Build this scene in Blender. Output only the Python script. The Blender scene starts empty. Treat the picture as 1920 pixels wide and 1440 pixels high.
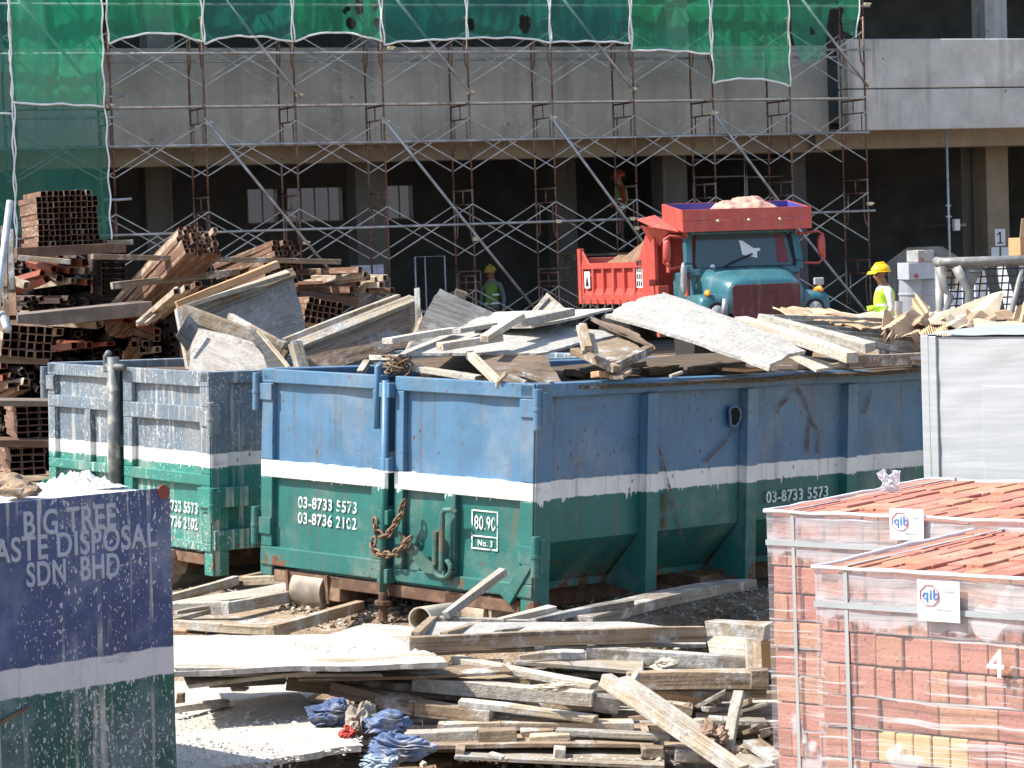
import bpy, bmesh, math, random
from math import sin, cos, pi, radians, sqrt, atan2, exp
from mathutils import Vector as V, Matrix as M, noise as NZ
rnd = random.Random(11)
sc = bpy.context.scene
COL = sc.collection

# ---------------------------------------------------------------- camera, sky, sun, exposure
F = 4925.0; PITCH = .0553; ROLL = .0348; EYE = V((0, 0, 2.4))
FW = V((0, cos(PITCH), -sin(PITCH)))
_r = V((1, 0, 0)); _u = _r.cross(FW)
RT = _r*cos(ROLL) - _u*sin(ROLL); UP = _u*cos(ROLL) + _r*sin(ROLL)
cam = bpy.data.cameras.new('camera'); camo = bpy.data.objects.new('camera', cam); COL.objects.link(camo)
cam.sensor_width = 36; cam.sensor_fit = 'HORIZONTAL'; cam.lens = F/1920*36
cam.clip_start = .5; cam.clip_end = 2000
camo.matrix_world = M(((RT.x, UP.x, -FW.x, EYE.x), (RT.y, UP.y, -FW.y, EYE.y), (RT.z, UP.z, -FW.z, EYE.z), (0, 0, 0, 1)))
sc.camera = camo
ELEV = radians(52)
SUN = V((-.985*cos(ELEV), -.15*cos(ELEV), sin(ELEV))).normalized()
world = bpy.data.worlds.new("World"); sc.world = world; world.use_nodes = True
_wn = world.node_tree
sky = _wn.nodes.new('ShaderNodeTexSky'); sky.sky_type = 'NISHITA'; sky.sun_disc = False
sky.sun_elevation = ELEV; sky.sun_rotation = atan2(SUN.x, SUN.y); sky.dust_density = 1.5; sky.altitude = 50
_bg = _wn.nodes['Background']; _bg.inputs[1].default_value = .15
_wn.links.new(sky.outputs[0], _bg.inputs[0])
sl = bpy.data.lights.new('sun', 'SUN'); sl.energy = 5.0; sl.angle = radians(.53); sl.color = (1, .95, .87)
so = bpy.data.objects.new('sun', sl); COL.objects.link(so); so.location = (-20, -10, 40)
so.rotation_euler = SUN.to_track_quat('Z', 'Y').to_euler()
sc.view_settings.view_transform = 'Standard'; sc.view_settings.look = 'None'
sc.view_settings.exposure = .86; sc.view_settings.gamma = 1
sc.cycles.max_bounces = 8; sc.cycles.transparent_max_bounces = 16

def at(px, py, D):
    return EYE + ((px-960)/F*RT - (py-720)/F*UP + FW)*D
def ray(px, py):
    return (px-960)/F*RT - (py-720)/F*UP + FW
def onz(px, py, z):
    r = ray(px, py); return EYE + r*((z-EYE.z)/r.z)
def interp(x, xs, ys):
    if x <= xs[0]: return ys[0] + (x-xs[0])*(ys[1]-ys[0])/(xs[1]-xs[0])
    for i in range(len(xs)-1):
        if x <= xs[i+1]: return ys[i] + (x-xs[i])*(ys[i+1]-ys[i])/(xs[i+1]-xs[i])
    return ys[-1]
def FD(py):
    return interp(py, [1060, 1150, 1200, 1260, 1350, 1440], [18.3, 15.8, 14.5, 13.2, 12.7, 12.2])

# ---------------------------------------------------------------- mesh helpers
class MB:
    def __init__(s): s.v = []; s.f = []; s.m = []
    def add(s, vs, fs, mi=0):
        b = len(s.v); s.v += [V(p) for p in vs]; s.f += [[b+i for i in f] for f in fs]; s.m += [mi]*len(fs); return s
    def box(s, x0, x1, y0, y1, z0, z1, mi=0, T=None):
        vs = [V((x, y, z)) for x in (x0, x1) for y in (y0, y1) for z in (z0, z1)]
        if T: vs = [T @ p for p in vs]
        return s.add(vs, [(0,1,3,2), (4,6,7,5), (0,4,5,1), (2,3,7,6), (0,2,6,4), (1,5,7,3)], mi)
    def beam(s, p0, p1, w, h, up=V((0, 0, 1)), mi=0):
        p0 = V(p0); p1 = V(p1); d = (p1-p0).normalized(); side = d.cross(V(up))
        if side.length < 1e-4: side = d.cross(V((0, 1, 0)))
        side.normalize(); u = side.cross(d)
        vs = [p + side*a*w/2 + u*b*h/2 for p in (p0, p1) for a in (-1, 1) for b in (-1, 1)]
        return s.add(vs, [(0,1,3,2), (4,6,7,5), (0,4,5,1), (2,3,7,6), (0,2,6,4), (1,5,7,3)], mi)
    def tube(s, pts, r, n=8, cap=True, mi=0):
        pts = [V(p) for p in pts]; rings = []; vs = []; fs = []
        ref = None
        for i, p in enumerate(pts):
            d = (pts[min(i+1, len(pts)-1)] - pts[max(i-1, 0)]).normalized()
            if ref is None:
                ref = d.cross(V((0, 0, 1)))
                if ref.length < 1e-3: ref = d.cross(V((1, 0, 0)))
            ref = (ref - d*ref.dot(d)).normalized(); o = d.cross(ref)
            rr = r[i] if isinstance(r, (list, tuple)) else r
            for k in range(n):
                a = 2*pi*k/n; vs.append(p + (ref*cos(a) + o*sin(a))*rr)
        for i in range(len(pts)-1):
            for k in range(n):
                k2 = (k+1) % n; fs.append((i*n+k, i*n+k2, (i+1)*n+k2, (i+1)*n+k))
        if cap: fs.append(tuple(range(n-1, -1, -1))); fs.append(tuple((len(pts)-1)*n+k for k in range(n)))
        return s.add(vs, fs, mi)
    def prism(s, poly, vec, mi=0):
        n = len(poly); vec = V(vec); a = [V(p) for p in poly]; b = [p+vec for p in a]
        return s.add(a+b, [tuple(range(n-1, -1, -1)), tuple(range(n, 2*n))] + [(i, (i+1) % n, n+(i+1) % n, n+i) for i in range(n)], mi)
    def loft(s, rings, close=True, cap=True, mi=0):
        n = len(rings[0]); vs = [p for r in rings for p in r]; fs = []
        for i in range(len(rings)-1):
            for k in range(n if close else n-1):
                k2 = (k+1) % n; fs.append((i*n+k, i*n+k2, (i+1)*n+k2, (i+1)*n+k))
        if cap: fs.append(tuple(range(n-1, -1, -1))); fs.append(tuple((len(rings)-1)*n+k for k in range(n)))
        return s.add(vs, fs, mi)
    def sheet(s, fn, nu, nv, t=0., mi=0):
        """grid fn(u,v)->point, thickness t along minus normal"""
        g = [[V(fn(i/nu, j/nv)) for j in range(nv+1)] for i in range(nu+1)]
        vs = [p for r in g for p in r]; W = nv+1
        fs = [(i*W+j, (i+1)*W+j, (i+1)*W+j+1, i*W+j+1) for i in range(nu) for j in range(nv)]
        if t:
            n = ((g[nu][0]-g[0][0]).cross(g[0][nv]-g[0][0])).normalized(); N = len(vs)
            vs2 = [p - n*t for p in vs]
            fs += [tuple(N+k for k in reversed(f)) for f in fs]
            rim = [i*W for i in range(nu+1)] + [nu*W+j for j in range(1, nv+1)] + [i*W+nv for i in range(nu-1, -1, -1)] + [j for j in range(nv-1, 0, -1)]
            fs += [(rim[(k+1) % len(rim)], rim[k], N+rim[k], N+rim[(k+1) % len(rim)]) for k in range(len(rim))]
            vs += vs2
        return s.add(vs, fs, mi)
    def mesh(s, name, mats, smooth=False):
        me = bpy.data.meshes.new(name); me.from_pydata([tuple(p) for p in s.v], [], s.f)
        for m in (mats if isinstance(mats, (list, tuple)) else [mats]): me.materials.append(m)
        if any(s.m): me.polygons.foreach_set('material_index', s.m)
        bm = bmesh.new(); bm.from_mesh(me); bmesh.ops.recalc_face_normals(bm, faces=bm.faces); bm.to_mesh(me); bm.free()
        if smooth: me.polygons.foreach_set('use_smooth', [True]*len(me.polygons))
        me.update(); return me
    def build(s, name, mats, parent=None, mw=None, smooth=False, bevel=0):
        o = bpy.data.objects.new(name, s.mesh(name, mats, smooth)); COL.objects.link(o)
        if parent: o.parent = parent
        if mw is not None:
            if parent: o.matrix_local = mw
            else: o.matrix_world = mw
        if bevel:
            b = o.modifiers.new('bevel', 'BEVEL'); b.width = bevel; b.segments = 2; b.limit_method = 'ANGLE'
        return o
def tag(o, label=None, cat=None, group=None, kind=None):
    if label: o['label'] = label
    if cat: o['category'] = cat
    if group: o['group'] = group
    if kind: o['kind'] = kind
    return o
def empty(name, mw, label, cat, group=None):
    o = bpy.data.objects.new(name, None); COL.objects.link(o); o.empty_display_size = .2
    o.matrix_world = mw if isinstance(mw, M) else M.Translation(V(mw))
    return tag(o, label, cat, group)
def frame(loc, x, y=None, z=None):
    """matrix with X axis along x, Z roughly along z"""
    x = V(x).normalized()
    if z is None: z = V((0, 0, 1))
    y = V(z).cross(x).normalized(); z = x.cross(y)
    return M(((x.x, y.x, z.x, loc[0]), (x.y, y.y, z.y, loc[1]), (x.z, y.z, z.z, loc[2]), (0, 0, 0, 1)))
def rotz(a): return M.Rotation(a, 4, 'Z')
def euler_pose(o, a):
    return M.Translation(V(o)) @ M.Rotation(a[2], 4, 'Z') @ M.Rotation(a[1], 4, 'Y') @ M.Rotation(a[0], 4, 'X')
def nz(p, s=1., seed=0.):
    return NZ.noise(V((p[0]*s+seed*7.3, p[1]*s-seed*3.1, p[2]*s+seed*5.7)))
def lettering(name, body, size, mw, mat, parent, depth=.0015, sx=1., bold=0., align='LEFT'):
    cu = bpy.data.curves.new(name, 'FONT'); cu.body = body; cu.size = size; cu.extrude = depth; cu.bevel_depth = bold; cu.bevel_resolution = 0
    cu.align_x = align; cu.space_character = 1.08
    ob = bpy.data.objects.new(name, cu); COL.objects.link(ob)
    me = bpy.data.meshes.new_from_object(ob.evaluated_get(bpy.context.evaluated_depsgraph_get()))
    COL.objects.unlink(ob); bpy.data.objects.remove(ob); bpy.data.curves.remove(cu)
    me.name = name; me.materials.clear(); me.materials.append(mat)
    for v in me.vertices: v.co.x *= sx
    me.transform(mw)
    o = bpy.data.objects.new(name, me); COL.objects.link(o); o.parent = parent
    return o

# ---------------------------------------------------------------- material helpers
class NT:
    def __init__(s, name, rough=.8, metal=0., spec=None):
        s.m = bpy.data.materials.new(name); s.m.use_nodes = True; s.t = s.m.node_tree
        s.b = s.t.nodes['Principled BSDF']; s.out = s.t.nodes['Material Output']
        s.b.inputs['Roughness'].default_value = rough; s.b.inputs['Metallic'].default_value = metal
        if spec is not None: s.b.inputs['Specular IOR Level'].default_value = spec
        s._tc = None
    def put(s, node, key, val):
        i = node.inputs[key]
        if isinstance(val, bpy.types.NodeSocket): s.t.links.new(val, i)
        else:
            if isinstance(val, (tuple, list)) and len(val) == 3 and i.type == 'RGBA': val = (*val, 1)
            i.default_value = val
    def n(s, typ, ins=None, **props):
        nd = s.t.nodes.new('ShaderNode'+typ)
        for k, v in props.items(): setattr(nd, k, v)
        for k, v in (ins or {}).items(): s.put(nd, k, v)
        return nd
    @property
    def obj(s):
        if not s._tc: s._tc = s.n('TexCoord')
        return s._tc.outputs['Object']
    def rand(s): return s.n('ObjectInfo').outputs['Random']
    def island(s): return s.n('NewGeometry').outputs['Random Per Island']
    def mapping(s, scale, vec=None, loc=(0, 0, 0)):
        return s.n('Mapping', {0: vec or s.obj, 'Scale': scale, 'Location': loc}).outputs[0]
    def shift(s, vec, amount):
        """offset coordinates by a per-object random amount so copies differ"""
        m = s.math('MULTIPLY', s.rand(), amount)
        return s.n('VectorMath', {0: vec, 1: s.n('CombineXYZ', {0: m, 1: m, 2: m}).outputs[0]}, operation='ADD').outputs[0]
    def noise(s, scale, detail=4, vec=None, rough=.55, dist=0.):
        return s.n('TexNoise', {'Vector': vec or s.obj, 'Scale': scale, 'Detail': detail, 'Roughness': rough, 'Distortion': dist}).outputs[0]
    def voro(s, scale, vec=None, feature='F1'):
        return s.n('TexVoronoi', {'Vector': vec or s.obj, 'Scale': scale}, feature=feature).outputs['Distance']
    def math(s, op, a, b=0., clamp=False):
        return s.n('Math', {0: a, 1: b}, operation=op, use_clamp=clamp).outputs[0]
    def step(s, v, lo, hi, a=0., b=1.):
        return s.n('MapRange', {0: v, 1: lo, 2: hi, 3: a, 4: b}).outputs[0]
    def mix(s, f, a, b, blend='MIX'):
        nd = s.n('Mix', {0: f}, data_type='RGBA', blend_type=blend); s.put(nd, 6, a); s.put(nd, 7, b); return nd.outputs[2]
    def ramp(s, f, stops):
        nd = s.n('ValToRGB', {0: f}); e = nd.color_ramp.elements
        while len(e) < len(stops): e.new(.5)
        for x, (p, c) in zip(e, stops): x.position = p; x.color = (*c, 1)
        return nd.outputs[0]
    def xyz(s, vec=None): return s.n('SeparateXYZ', {0: vec or s.obj}).outputs
    def bump(s, h, strength=.4, dist=.02):
        s.put(s.b, 'Normal', s.n('Bump', {'Height': h, 'Strength': strength, 'Distance': dist}).outputs[0])
    def done(s, col, rough=None):
        s.put(s.b, 'Base Color', col)
        if rough is not None: s.put(s.b, 'Roughness', rough)
        return s.m
_plain = {}
def plain(name, col, rough=.7, metal=0., var=.25, scale=6., dirt=None):
    if name in _plain: return _plain[name]
    t = NT(name, rough, metal); n = t.noise(scale, 5)
    c = t.mix(t.step(n, .3, .7), tuple(x*(1-var) for x in col), tuple(min(1, x*(1+var)) for x in col))
    if dirt: c = t.mix(t.step(t.noise(scale*.6, 6, rough=.7), .52, .66), c, dirt)
    t.bump(n, .15, .01)
    _plain[name] = t.done(c); return _plain[name]

def wood(name, c1, c2, cement=0., dark=.2, cemcol=(.55, .54, .51), rough=.85):
    t = NT(name, rough, spec=.25); o = t.shift(t.obj, 40.)
    grain = t.noise(1., 5, t.mapping((2.2, 30, 30), o), .6, .4)
    blot = t.noise(2.6, 5, o, .65)
    c = t.mix(t.step(grain, .3, .7), c1, c2)
    c = t.mix(t.math('MULTIPLY', t.step(t.noise(1., 3, t.mapping((.8, 60, 60), o)), .55, .66), .7), c, tuple(x*.4 for x in c1))
    c = t.mix(t.math('MULTIPLY', t.step(blot, .52, .72), dark), c, (.06, .045, .032))
    c = t.mix(t.math('MULTIPLY', t.step(t.voro(7., o), .09, .05), .6), c, (.05, .04, .03))
    if cement:
        cm = t.step(t.noise(3.2, 7, o, .72), .62-cement*.35, .7-cement*.3)
        c = t.mix(cm, c, t.mix(t.step(t.math('ADD', t.math('MULTIPLY', t.noise(40, 3, o), .5), t.math('MULTIPLY', t.noise(5, 6, o, .7), .5)), .38, .62), tuple(x*.6 for x in cemcol), cemcol))
    r = t.rand(); c = t.mix(1., c, t.n('CombineColor', {0: t.step(r, 0, 1, .72, 1.18), 1: t.step(r, 0, 1, .74, 1.14), 2: t.step(r, 0, 1, .76, 1.1)}).outputs[0], 'MULTIPLY')
    h = t.math('ADD', t.math('MULTIPLY', grain, .6), t.math('MULTIPLY', t.noise(22, 5, o, .65), .8)); t.bump(h, .7, .015)
    return t.done(c)
WOOD = dict(
    pale=wood('weathered_pine', (.34, .275, .195), (.5, .425, .325), .36, .5),
    tan=wood('tan_timber', (.25, .18, .118), (.38, .295, .205), .32, .55),
    brown=wood('brown_timber', (.14, .10, .068), (.26, .195, .135), .28, .55),
    grey=wood('grey_timber', (.18, .16, .132), (.3, .27, .228), .4, .55),
    cement=wood('cement_smeared_timber', (.40, .345, .265), (.53, .475, .39), .66, .45, (.49, .46, .40)),
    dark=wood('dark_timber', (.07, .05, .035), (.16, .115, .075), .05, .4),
    orange=wood('orange_plywood_edge', (.45, .25, .13), (.58, .36, .2), .08, .15),
    white=wood('white_cement_plywood', (.42, .385, .32), (.56, .525, .46), .72, .6, (.50, .48, .44)),
    grime=wood('grimy_grey_plywood', (.2, .185, .165), (.36, .34, .31), .5, .55, (.38, .37, .35)),
    ply=wood('used_plywood', (.4, .33, .25), (.54, .46, .36), .45, .25, (.52, .5, .46)),
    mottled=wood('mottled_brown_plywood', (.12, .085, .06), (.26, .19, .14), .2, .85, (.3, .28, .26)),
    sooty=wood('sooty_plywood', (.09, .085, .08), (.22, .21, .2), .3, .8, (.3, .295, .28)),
    black=wood('black_film_plywood', (.05, .05, .05), (.12, .12, .118), .25, .3, (.2, .2, .2)))

def plank(label, p0, p1, th, w, kind, d0=None, d1=None, dd=0., name='timber_board', cat='board', group=None, twist=0., ragged=.4, bend=0., parent=None):
    """board whose visible front face runs from pixel p0 to p1, th pixels high; w metres deep"""
    D0 = (FD(p0[1]) if d0 is None else d0) + dd; D1 = (FD(p1[1]) if d1 is None else d1) + dd
    a = at(*p0, D0); b = at(*p1, D1); h = th*(D0+D1)/2/F
    L = (b-a).length
    mw = frame((a+b)/2, b-a)
    y = mw.col[1].to_3d()
    if y.dot(FW) < 0: mw = frame((a+b)/2, a-b); y = mw.col[1].to_3d()
    mw = M.Translation(y*w/2) @ mw @ M.Rotation(twist, 4, 'X')
    bend = bend or rnd.gauss(0, .0045)*L; tw = rnd.gauss(0, .07)
    s = rnd.random()*50; n = max(3, int(L/.25)); mb = MB(); rings = []
    for i in range(n+1):
        x = -L/2 + L*i/n; off = bend*(1-(2*i/n-1)**2)
        q = []
        for (yy, zz) in ((-1, -1), (1, -1), (1, 1), (-1, 1)):
            e = 0
            if i in (0, n): e = (1 if i == 0 else -1)*abs(nz((yy*3, zz*3, s), 1.7))*ragged*.06
            q.append(V((x+e, yy*w/2*(1+.05*nz((x, yy, s), 2)), zz*h/2*(1+.08*nz((x, zz+3, s), 2.5)) + off + .004*nz((x, s, 1), 3))))
        rings.append([V((p_.x, p_.y*cos(tw*(2*i/n-1))-(p_.z-off)*sin(tw*(2*i/n-1)), off+p_.y*sin(tw*(2*i/n-1))+(p_.z-off)*cos(tw*(2*i/n-1)))) for p_ in q])
    mb.loft(rings)
    o = mb.build(name, WOOD[kind], parent, mw, bevel=min(.004, h*.12))
    return tag(o, label, cat, group)
def panel(label, corners, t, kind, rails=(), name='plywood_sheet', cat='plywood', sag=0., rough=.014, group=None, n=22, dd=0., z=None, ragged=.012, rail_kind=None):
    """sheet through 4 pixel corners (px,py[,D]); rails: list of (edge index, height m, width m[, kind])"""
    C = []
    for c in corners:
        if z is not None: C.append(onz(c[0], c[1], z if len(c) < 3 else c[2]))
        else: C.append(at(c[0], c[1], (FD(c[1]) if len(c) < 3 else c[2]) + dd))
    ctr = (C[0]+C[1]+C[2]+C[3])/4; x = (C[1]-C[0]); nn = (C[1]-C[0]).cross(C[3]-C[0]).normalized()
    if nn.dot(EYE-ctr) < 0: nn = -nn
    mw = frame(ctr, x, z=nn); inv = mw.inverted(); c = [inv @ p for p in C]; s = rnd.random()*90
    def fn(u, v):
        p = c[0]*(1-u)*(1-v) + c[1]*u*(1-v) + c[2]*u*v + c[3]*(1-u)*v
        e = V((0, 0, 0)); edge = min(u, 1-u, v, 1-v)
        if edge < .001: e = V((nz((p.x, p.y, s), 6)+.6*nz((p.x, p.y, s), 17), nz((p.x, p.y, s+9), 6)+.6*nz((p.x, p.y, s+9), 17), 0))*ragged
        return p + e + V((0, 0, sag*(4*u*(1-u)*.5 + 4*v*(1-v)*.5) + rough*nz((p.x, p.y, s), 1.6)))
    o = MB().sheet(fn, n, n, t).build(name, WOOD[kind], None, mw)
    tag(o, label, cat, group)
    for r in rails:
        i = r[0]; p, q = c[i], c[(i+1) % 4]; inn = ((c[(i+2) % 4]+c[(i+3) % 4])-(p+q)).normalized()
        d = (q-p).normalized(); inn = (inn-d*inn.dot(d)).normalized()
        a = p + inn*r[2]/2 - d*.0; b = q + inn*r[2]/2; mid = (a+b)/2 + V((0, 0, r[1]/2+.003))
        mr = frame(mid, d, z=V((0, 0, 1)))
        L = (b-a).length; m2 = MB(); m2.box(-L/2, L/2, -r[2]/2, r[2]/2, -r[1]/2, r[1]/2)
        m2.build('rail', WOOD[r[3] if len(r) > 3 else (rail_kind or 'tan')], o, mr, bevel=.004)
    return o
# ================================================================ ground
def ground_z(x, y):
    near = exp(-(max(0, y-30)/14)**2)*exp(-(max(0, abs(x)-10)/8)**2)
    z = .12*exp(-((x+.5)**2/7 + (y-16.6)**2/3.2))
    z += near*(.045*nz((x, y, 0), .45) + .03*nz((x, y, 3), 1.5) + .012*nz((x, y, 5), 5))
    z -= .13*max(0, min(1, (13.6-y)/1.2))*exp(-(max(0, 9-y)/3)**2)
    z -= .10*exp(-((x-1.35)**2/.8 + (y-15.2)**2/.5)) + .07*exp(-((x+.7)**2/.5+(y-14.9)**2/.12))
    return z - .03
def axis(a, b, lo, hi, fine):
    r = [lo + i*fine for i in range(int((hi-lo)/fine)+1)]; d = fine; p = lo; q = hi; L = []; Rr = []
    while p > a: d *= 1.3; p -= d; L.append(p)
    d = fine
    while q < b: d *= 1.3; q += d; Rr.append(q)
    return L[::-1] + r + Rr
gx = axis(-600, 600, -6, 6, .09); gy = axis(-100, 900, 9, 24, .09)
mb = MB(); Wd = len(gy)
mb.add([V((x, y, ground_z(x, y))) for x in gx for y in gy], [(i*Wd+j, (i+1)*Wd+j, (i+1)*Wd+j+1, i*Wd+j+1) for i in range(len(gx)-1) for j in range(Wd-1)])
t = NT('trodden_earth', .95, spec=.2); w = t.n('NewGeometry').outputs['Position']
n1 = t.noise(.9, 7, w, .65); n2 = t.noise(7, 6, w, .7); n3 = t.noise(45, 3, w)
c = t.ramp(n1, [(.3, (.15, .095, .055)), (.5, (.26, .185, .12)), (.68, (.42, .34, .25))])
c = t.mix(t.step(n2, .5, .72), c, (.46, .40, .32)); c = t.mix(t.math('MULTIPLY', t.step(n3, .45, .7), .5), c, (.12, .08, .05))
t.bump(t.math('ADD', n2, t.math('MULTIPLY', n3, .5)), .9, .04)
g = mb.build('ground', t.done(c), smooth=True); tag(g, kind='structure')
t = NT('muddy_water', .04); t.put(t.b, 'Base Color', (.13, .075, .035, 1)); t.bump(t.noise(6, 3), .05, .01)
pw = MB().sheet(lambda u, v: V((.5+u*1.9, 14.2+v*1.8, -.045)), 2, 2).build('puddle', t.m); tag(pw, kind='structure')
pw = MB().sheet(lambda u, v: V((-1.4+u*1.5, 14.45+v*.85, -.028)), 2, 2).build('puddle', t.m); tag(pw, kind='structure')

def pebbles(name, spots, n, mat, kind='stuff'):
    mb = MB()
    base = [V((sin(a)*cos(b), cos(a)*cos(b), sin(b))) for b in (-.6, .6) for a in [k*pi*2/5 + b for k in range(5)]] + [V((0, 0, 1)), V((0, 0, -1))]
    fs = []
    for k in range(5):
        k2 = (k+1) % 5; fs += [(k, k2, 5+k), (k2, 5+k2, 5+k), (10, 5+k, 5+k2), (11, k2, k)]
    for i in range(n):
        cx, cy, rx, ry, smin, smax, dz = spots[i % len(spots)]
        x = cx+rnd.gauss(0, 1)*rx; y = cy+rnd.gauss(0, 1)*ry; s = smin+(smax-smin)*rnd.random()**2.2
        T = M.Translation((x, y, ground_z(x, y)+dz+s*.25)) @ M.Rotation(rnd.random()*6, 4, 'Z') @ M.Rotation(rnd.random(), 4, 'X') @ M.Diagonal((s*(.8+rnd.random()*.6), s, s*(.5+rnd.random()*.4), 1))
        mb.add([T @ (p*(.85+.3*rnd.random())) for p in base], fs)
    o = mb.build(name, mat); return tag(o, kind=kind)
t = NT('rubble_stone', .9, spec=.2); c = t.ramp(t.island(), [(0, (.14, .1, .065)), (.5, (.3, .245, .18)), (1, (.52, .48, .42))])
t.bump(t.noise(60, 4), .5, .01); stone_m = t.done(t.mix(t.step(t.noise(30, 4), .45, .7), c, (.3, .23, .16)))
p1 = onz(690, 1175, 0); p2 = onz(560, 1150, 0); p3 = onz(1190, 1195, 0); p4 = onz(1270, 1150, 0); p5 = onz(1400, 1370, 0); p6 = onz(760, 1150, 0)
tag(pebbles('rubble', [(p1.x, p1.y, .35, .2, .008, .028, 0), (p2.x, p2.y, .3, .2, .006, .026, .01), (p3.x, p3.y, .14, .1, .018, .045, 0), (p4.x, p4.y, .4, .4, .006, .018, 0),
      (p5.x, p5.y, .3, .4, .008, .04, 0), (p6.x, p6.y, .5, .25, .008, .028, 0), (0, 15, 2.5, 2, .006, .03, 0), (0, 12.6, 1.5, .6, .006, .03, .0)], 5200, stone_m), 'loose pale stones and clods strewn over the brown earth', 'rubble')
# splinters
mb = MB()
for i in range(480):
    px = rnd.uniform(330, 1440); py = rnd.choice([rnd.uniform(1110, 1200), rnd.uniform(1120, 1440)])
    p = onz(px, py, .0); p.z = ground_z(p.x, p.y)+.015; a = rnd.random()*6.3; l = rnd.uniform(.02, .1)
    d = V((cos(a), sin(a), rnd.uniform(-.2, .5)))*l
    mb.beam(p, p+d, rnd.uniform(.004, .014), rnd.uniform(.003, .008))
tag(mb.build('wood_splinters', WOOD['pale']), 'splinters and straw sized chips of pale wood on the earth', 'splinters', kind='stuff')

# ================================================================ building (facade frame: u right, v inward, z up)
FA = .4015; FX, FY = 1.0208, 53.5446
FM = M.Translation((FX, FY, 0)) @ rotz(FA); FI = FM.inverted()
def FP(px, py, v=0.):
    o = FI @ EYE; d = FI.to_3x3() @ ray(px, py); k = (v-o.y)/d.y; p = o+d*k; return p
def concrete(name, c, streak=.5, seed=0.):
    t = NT(name, .9, spec=.25); o = t.mapping((1, 1, 1), loc=(seed, 0, 0))
    a = t.noise(.8, 8, o, .65); st = t.noise(1., 5, t.mapping((2.6, 2.6, .16), loc=(seed, 1, 2)), .65); f = t.noise(24, 4, o)
    col = t.mix(t.step(a, .32, .68), tuple(x*.72 for x in c), tuple(x*1.15 for x in c))
    col = t.mix(t.math('MULTIPLY', t.step(st, .5, .7), streak), col, tuple(x*.42 for x in c))
    col = t.mix(t.math('MULTIPLY', t.step(t.noise(1.7, 6, o, .7), .58, .7), .5), col, tuple(min(1, x*1.45) for x in c))
    # board marks: vertical joint lines every 1.2 m and a pour line, stained
    x = t.xyz(o); fr = t.math('ABSOLUTE', t.math('SUBTRACT', t.math('FRACT', t.math('DIVIDE', x[0], 1.22)), .5))
    ln = t.step(t.math('ADD', fr, t.math('MULTIPLY', t.noise(3, 3, o), .02)), .016, .004)
    col = t.mix(t.math('MULTIPLY', ln, .55), col, tuple(v*.4 for v in c))
    dots = t.step(t.voro(1.6, t.mapping((1, 1, 1), loc=(3, 0, .3))), .07, .04); col = t.mix(t.math('MULTIPLY', dots, .7), col, tuple(v*.3 for v in c))
    t.bump(t.math('ADD', a, t.math('MULTIPLY', f, .4)), .4, .03)
    return t.done(col)
CON = concrete('raw_concrete', (.40, .385, .36)); CONB = concrete('pale_concrete', (.52, .515, .49), .75, 4.); COND = concrete('shade_dim_concrete', (.13, .125, .115), .5, 9.)  # dim copy has the shade of the bays put into its colour
CONT = concrete('bounce_tan_concrete', (.27, .225, .17), .3, 2.); DARK = plain('interior_blockwork', (.11, .115, .125), .95, var=.3, scale=1.5)  # tan tone: warm bounce light put into the concrete colour
bld = empty('concrete_building', FM, 'unfinished grey concrete building with open dark bays behind the scaffolding', 'building')
def bbox(name, x0, x1, y0, y1, z0, z1, m, bev=.02):
    return MB().box(x0, x1, y0, y1, z0, z1).build(name, m, bld, bevel=bev)
UR = FP(1590, 160, 1.3).x                               # where the paler projecting band begins
bbox('parapet_band', -24, UR+.02, 2.2, 2.55, 4.46, 6.43, CON)
MB().box(UR, 26, 1.3, 1.75, 5.42, 6.5).box(UR, 26, 1.32, 1.75, 4.5, 5.4).build('parapet_band', CONB, bld, bevel=.025)
tag(bld.children[-1], 'paler projecting concrete band')
bbox('beam', -24, UR+.5, 2.9, 3.5, 4.1, 4.72, CONT)
bbox('beam', UR-.1, 26, 2.6, 3.2, 4.14, 4.6, CONT)
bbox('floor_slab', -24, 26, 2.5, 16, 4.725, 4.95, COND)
bbox('floor_slab', -24, UR-.3, .75, 16, 9.6, 10.1, COND)      # unseen next storey, its overhang added to shade the left band
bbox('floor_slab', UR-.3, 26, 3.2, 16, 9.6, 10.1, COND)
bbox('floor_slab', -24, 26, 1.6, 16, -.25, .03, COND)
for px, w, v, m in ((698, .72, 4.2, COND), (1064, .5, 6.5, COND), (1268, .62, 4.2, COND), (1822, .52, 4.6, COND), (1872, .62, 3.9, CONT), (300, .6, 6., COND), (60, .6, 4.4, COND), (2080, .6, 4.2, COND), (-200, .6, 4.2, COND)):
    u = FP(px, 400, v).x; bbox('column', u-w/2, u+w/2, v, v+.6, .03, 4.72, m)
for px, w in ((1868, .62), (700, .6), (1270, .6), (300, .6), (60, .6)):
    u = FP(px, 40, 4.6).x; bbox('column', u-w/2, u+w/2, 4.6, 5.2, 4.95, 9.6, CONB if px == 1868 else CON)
bbox('side_wall', UR+.35, UR+.7, 4.5, 14.2, .03, 4.72, DARK); bbox('side_wall', -24.3, -24, 2.5, 16, 0, 10, DARK); bbox('side_wall', 26, 26.3, 2.5, 16, 0, 10, DARK)
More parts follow.
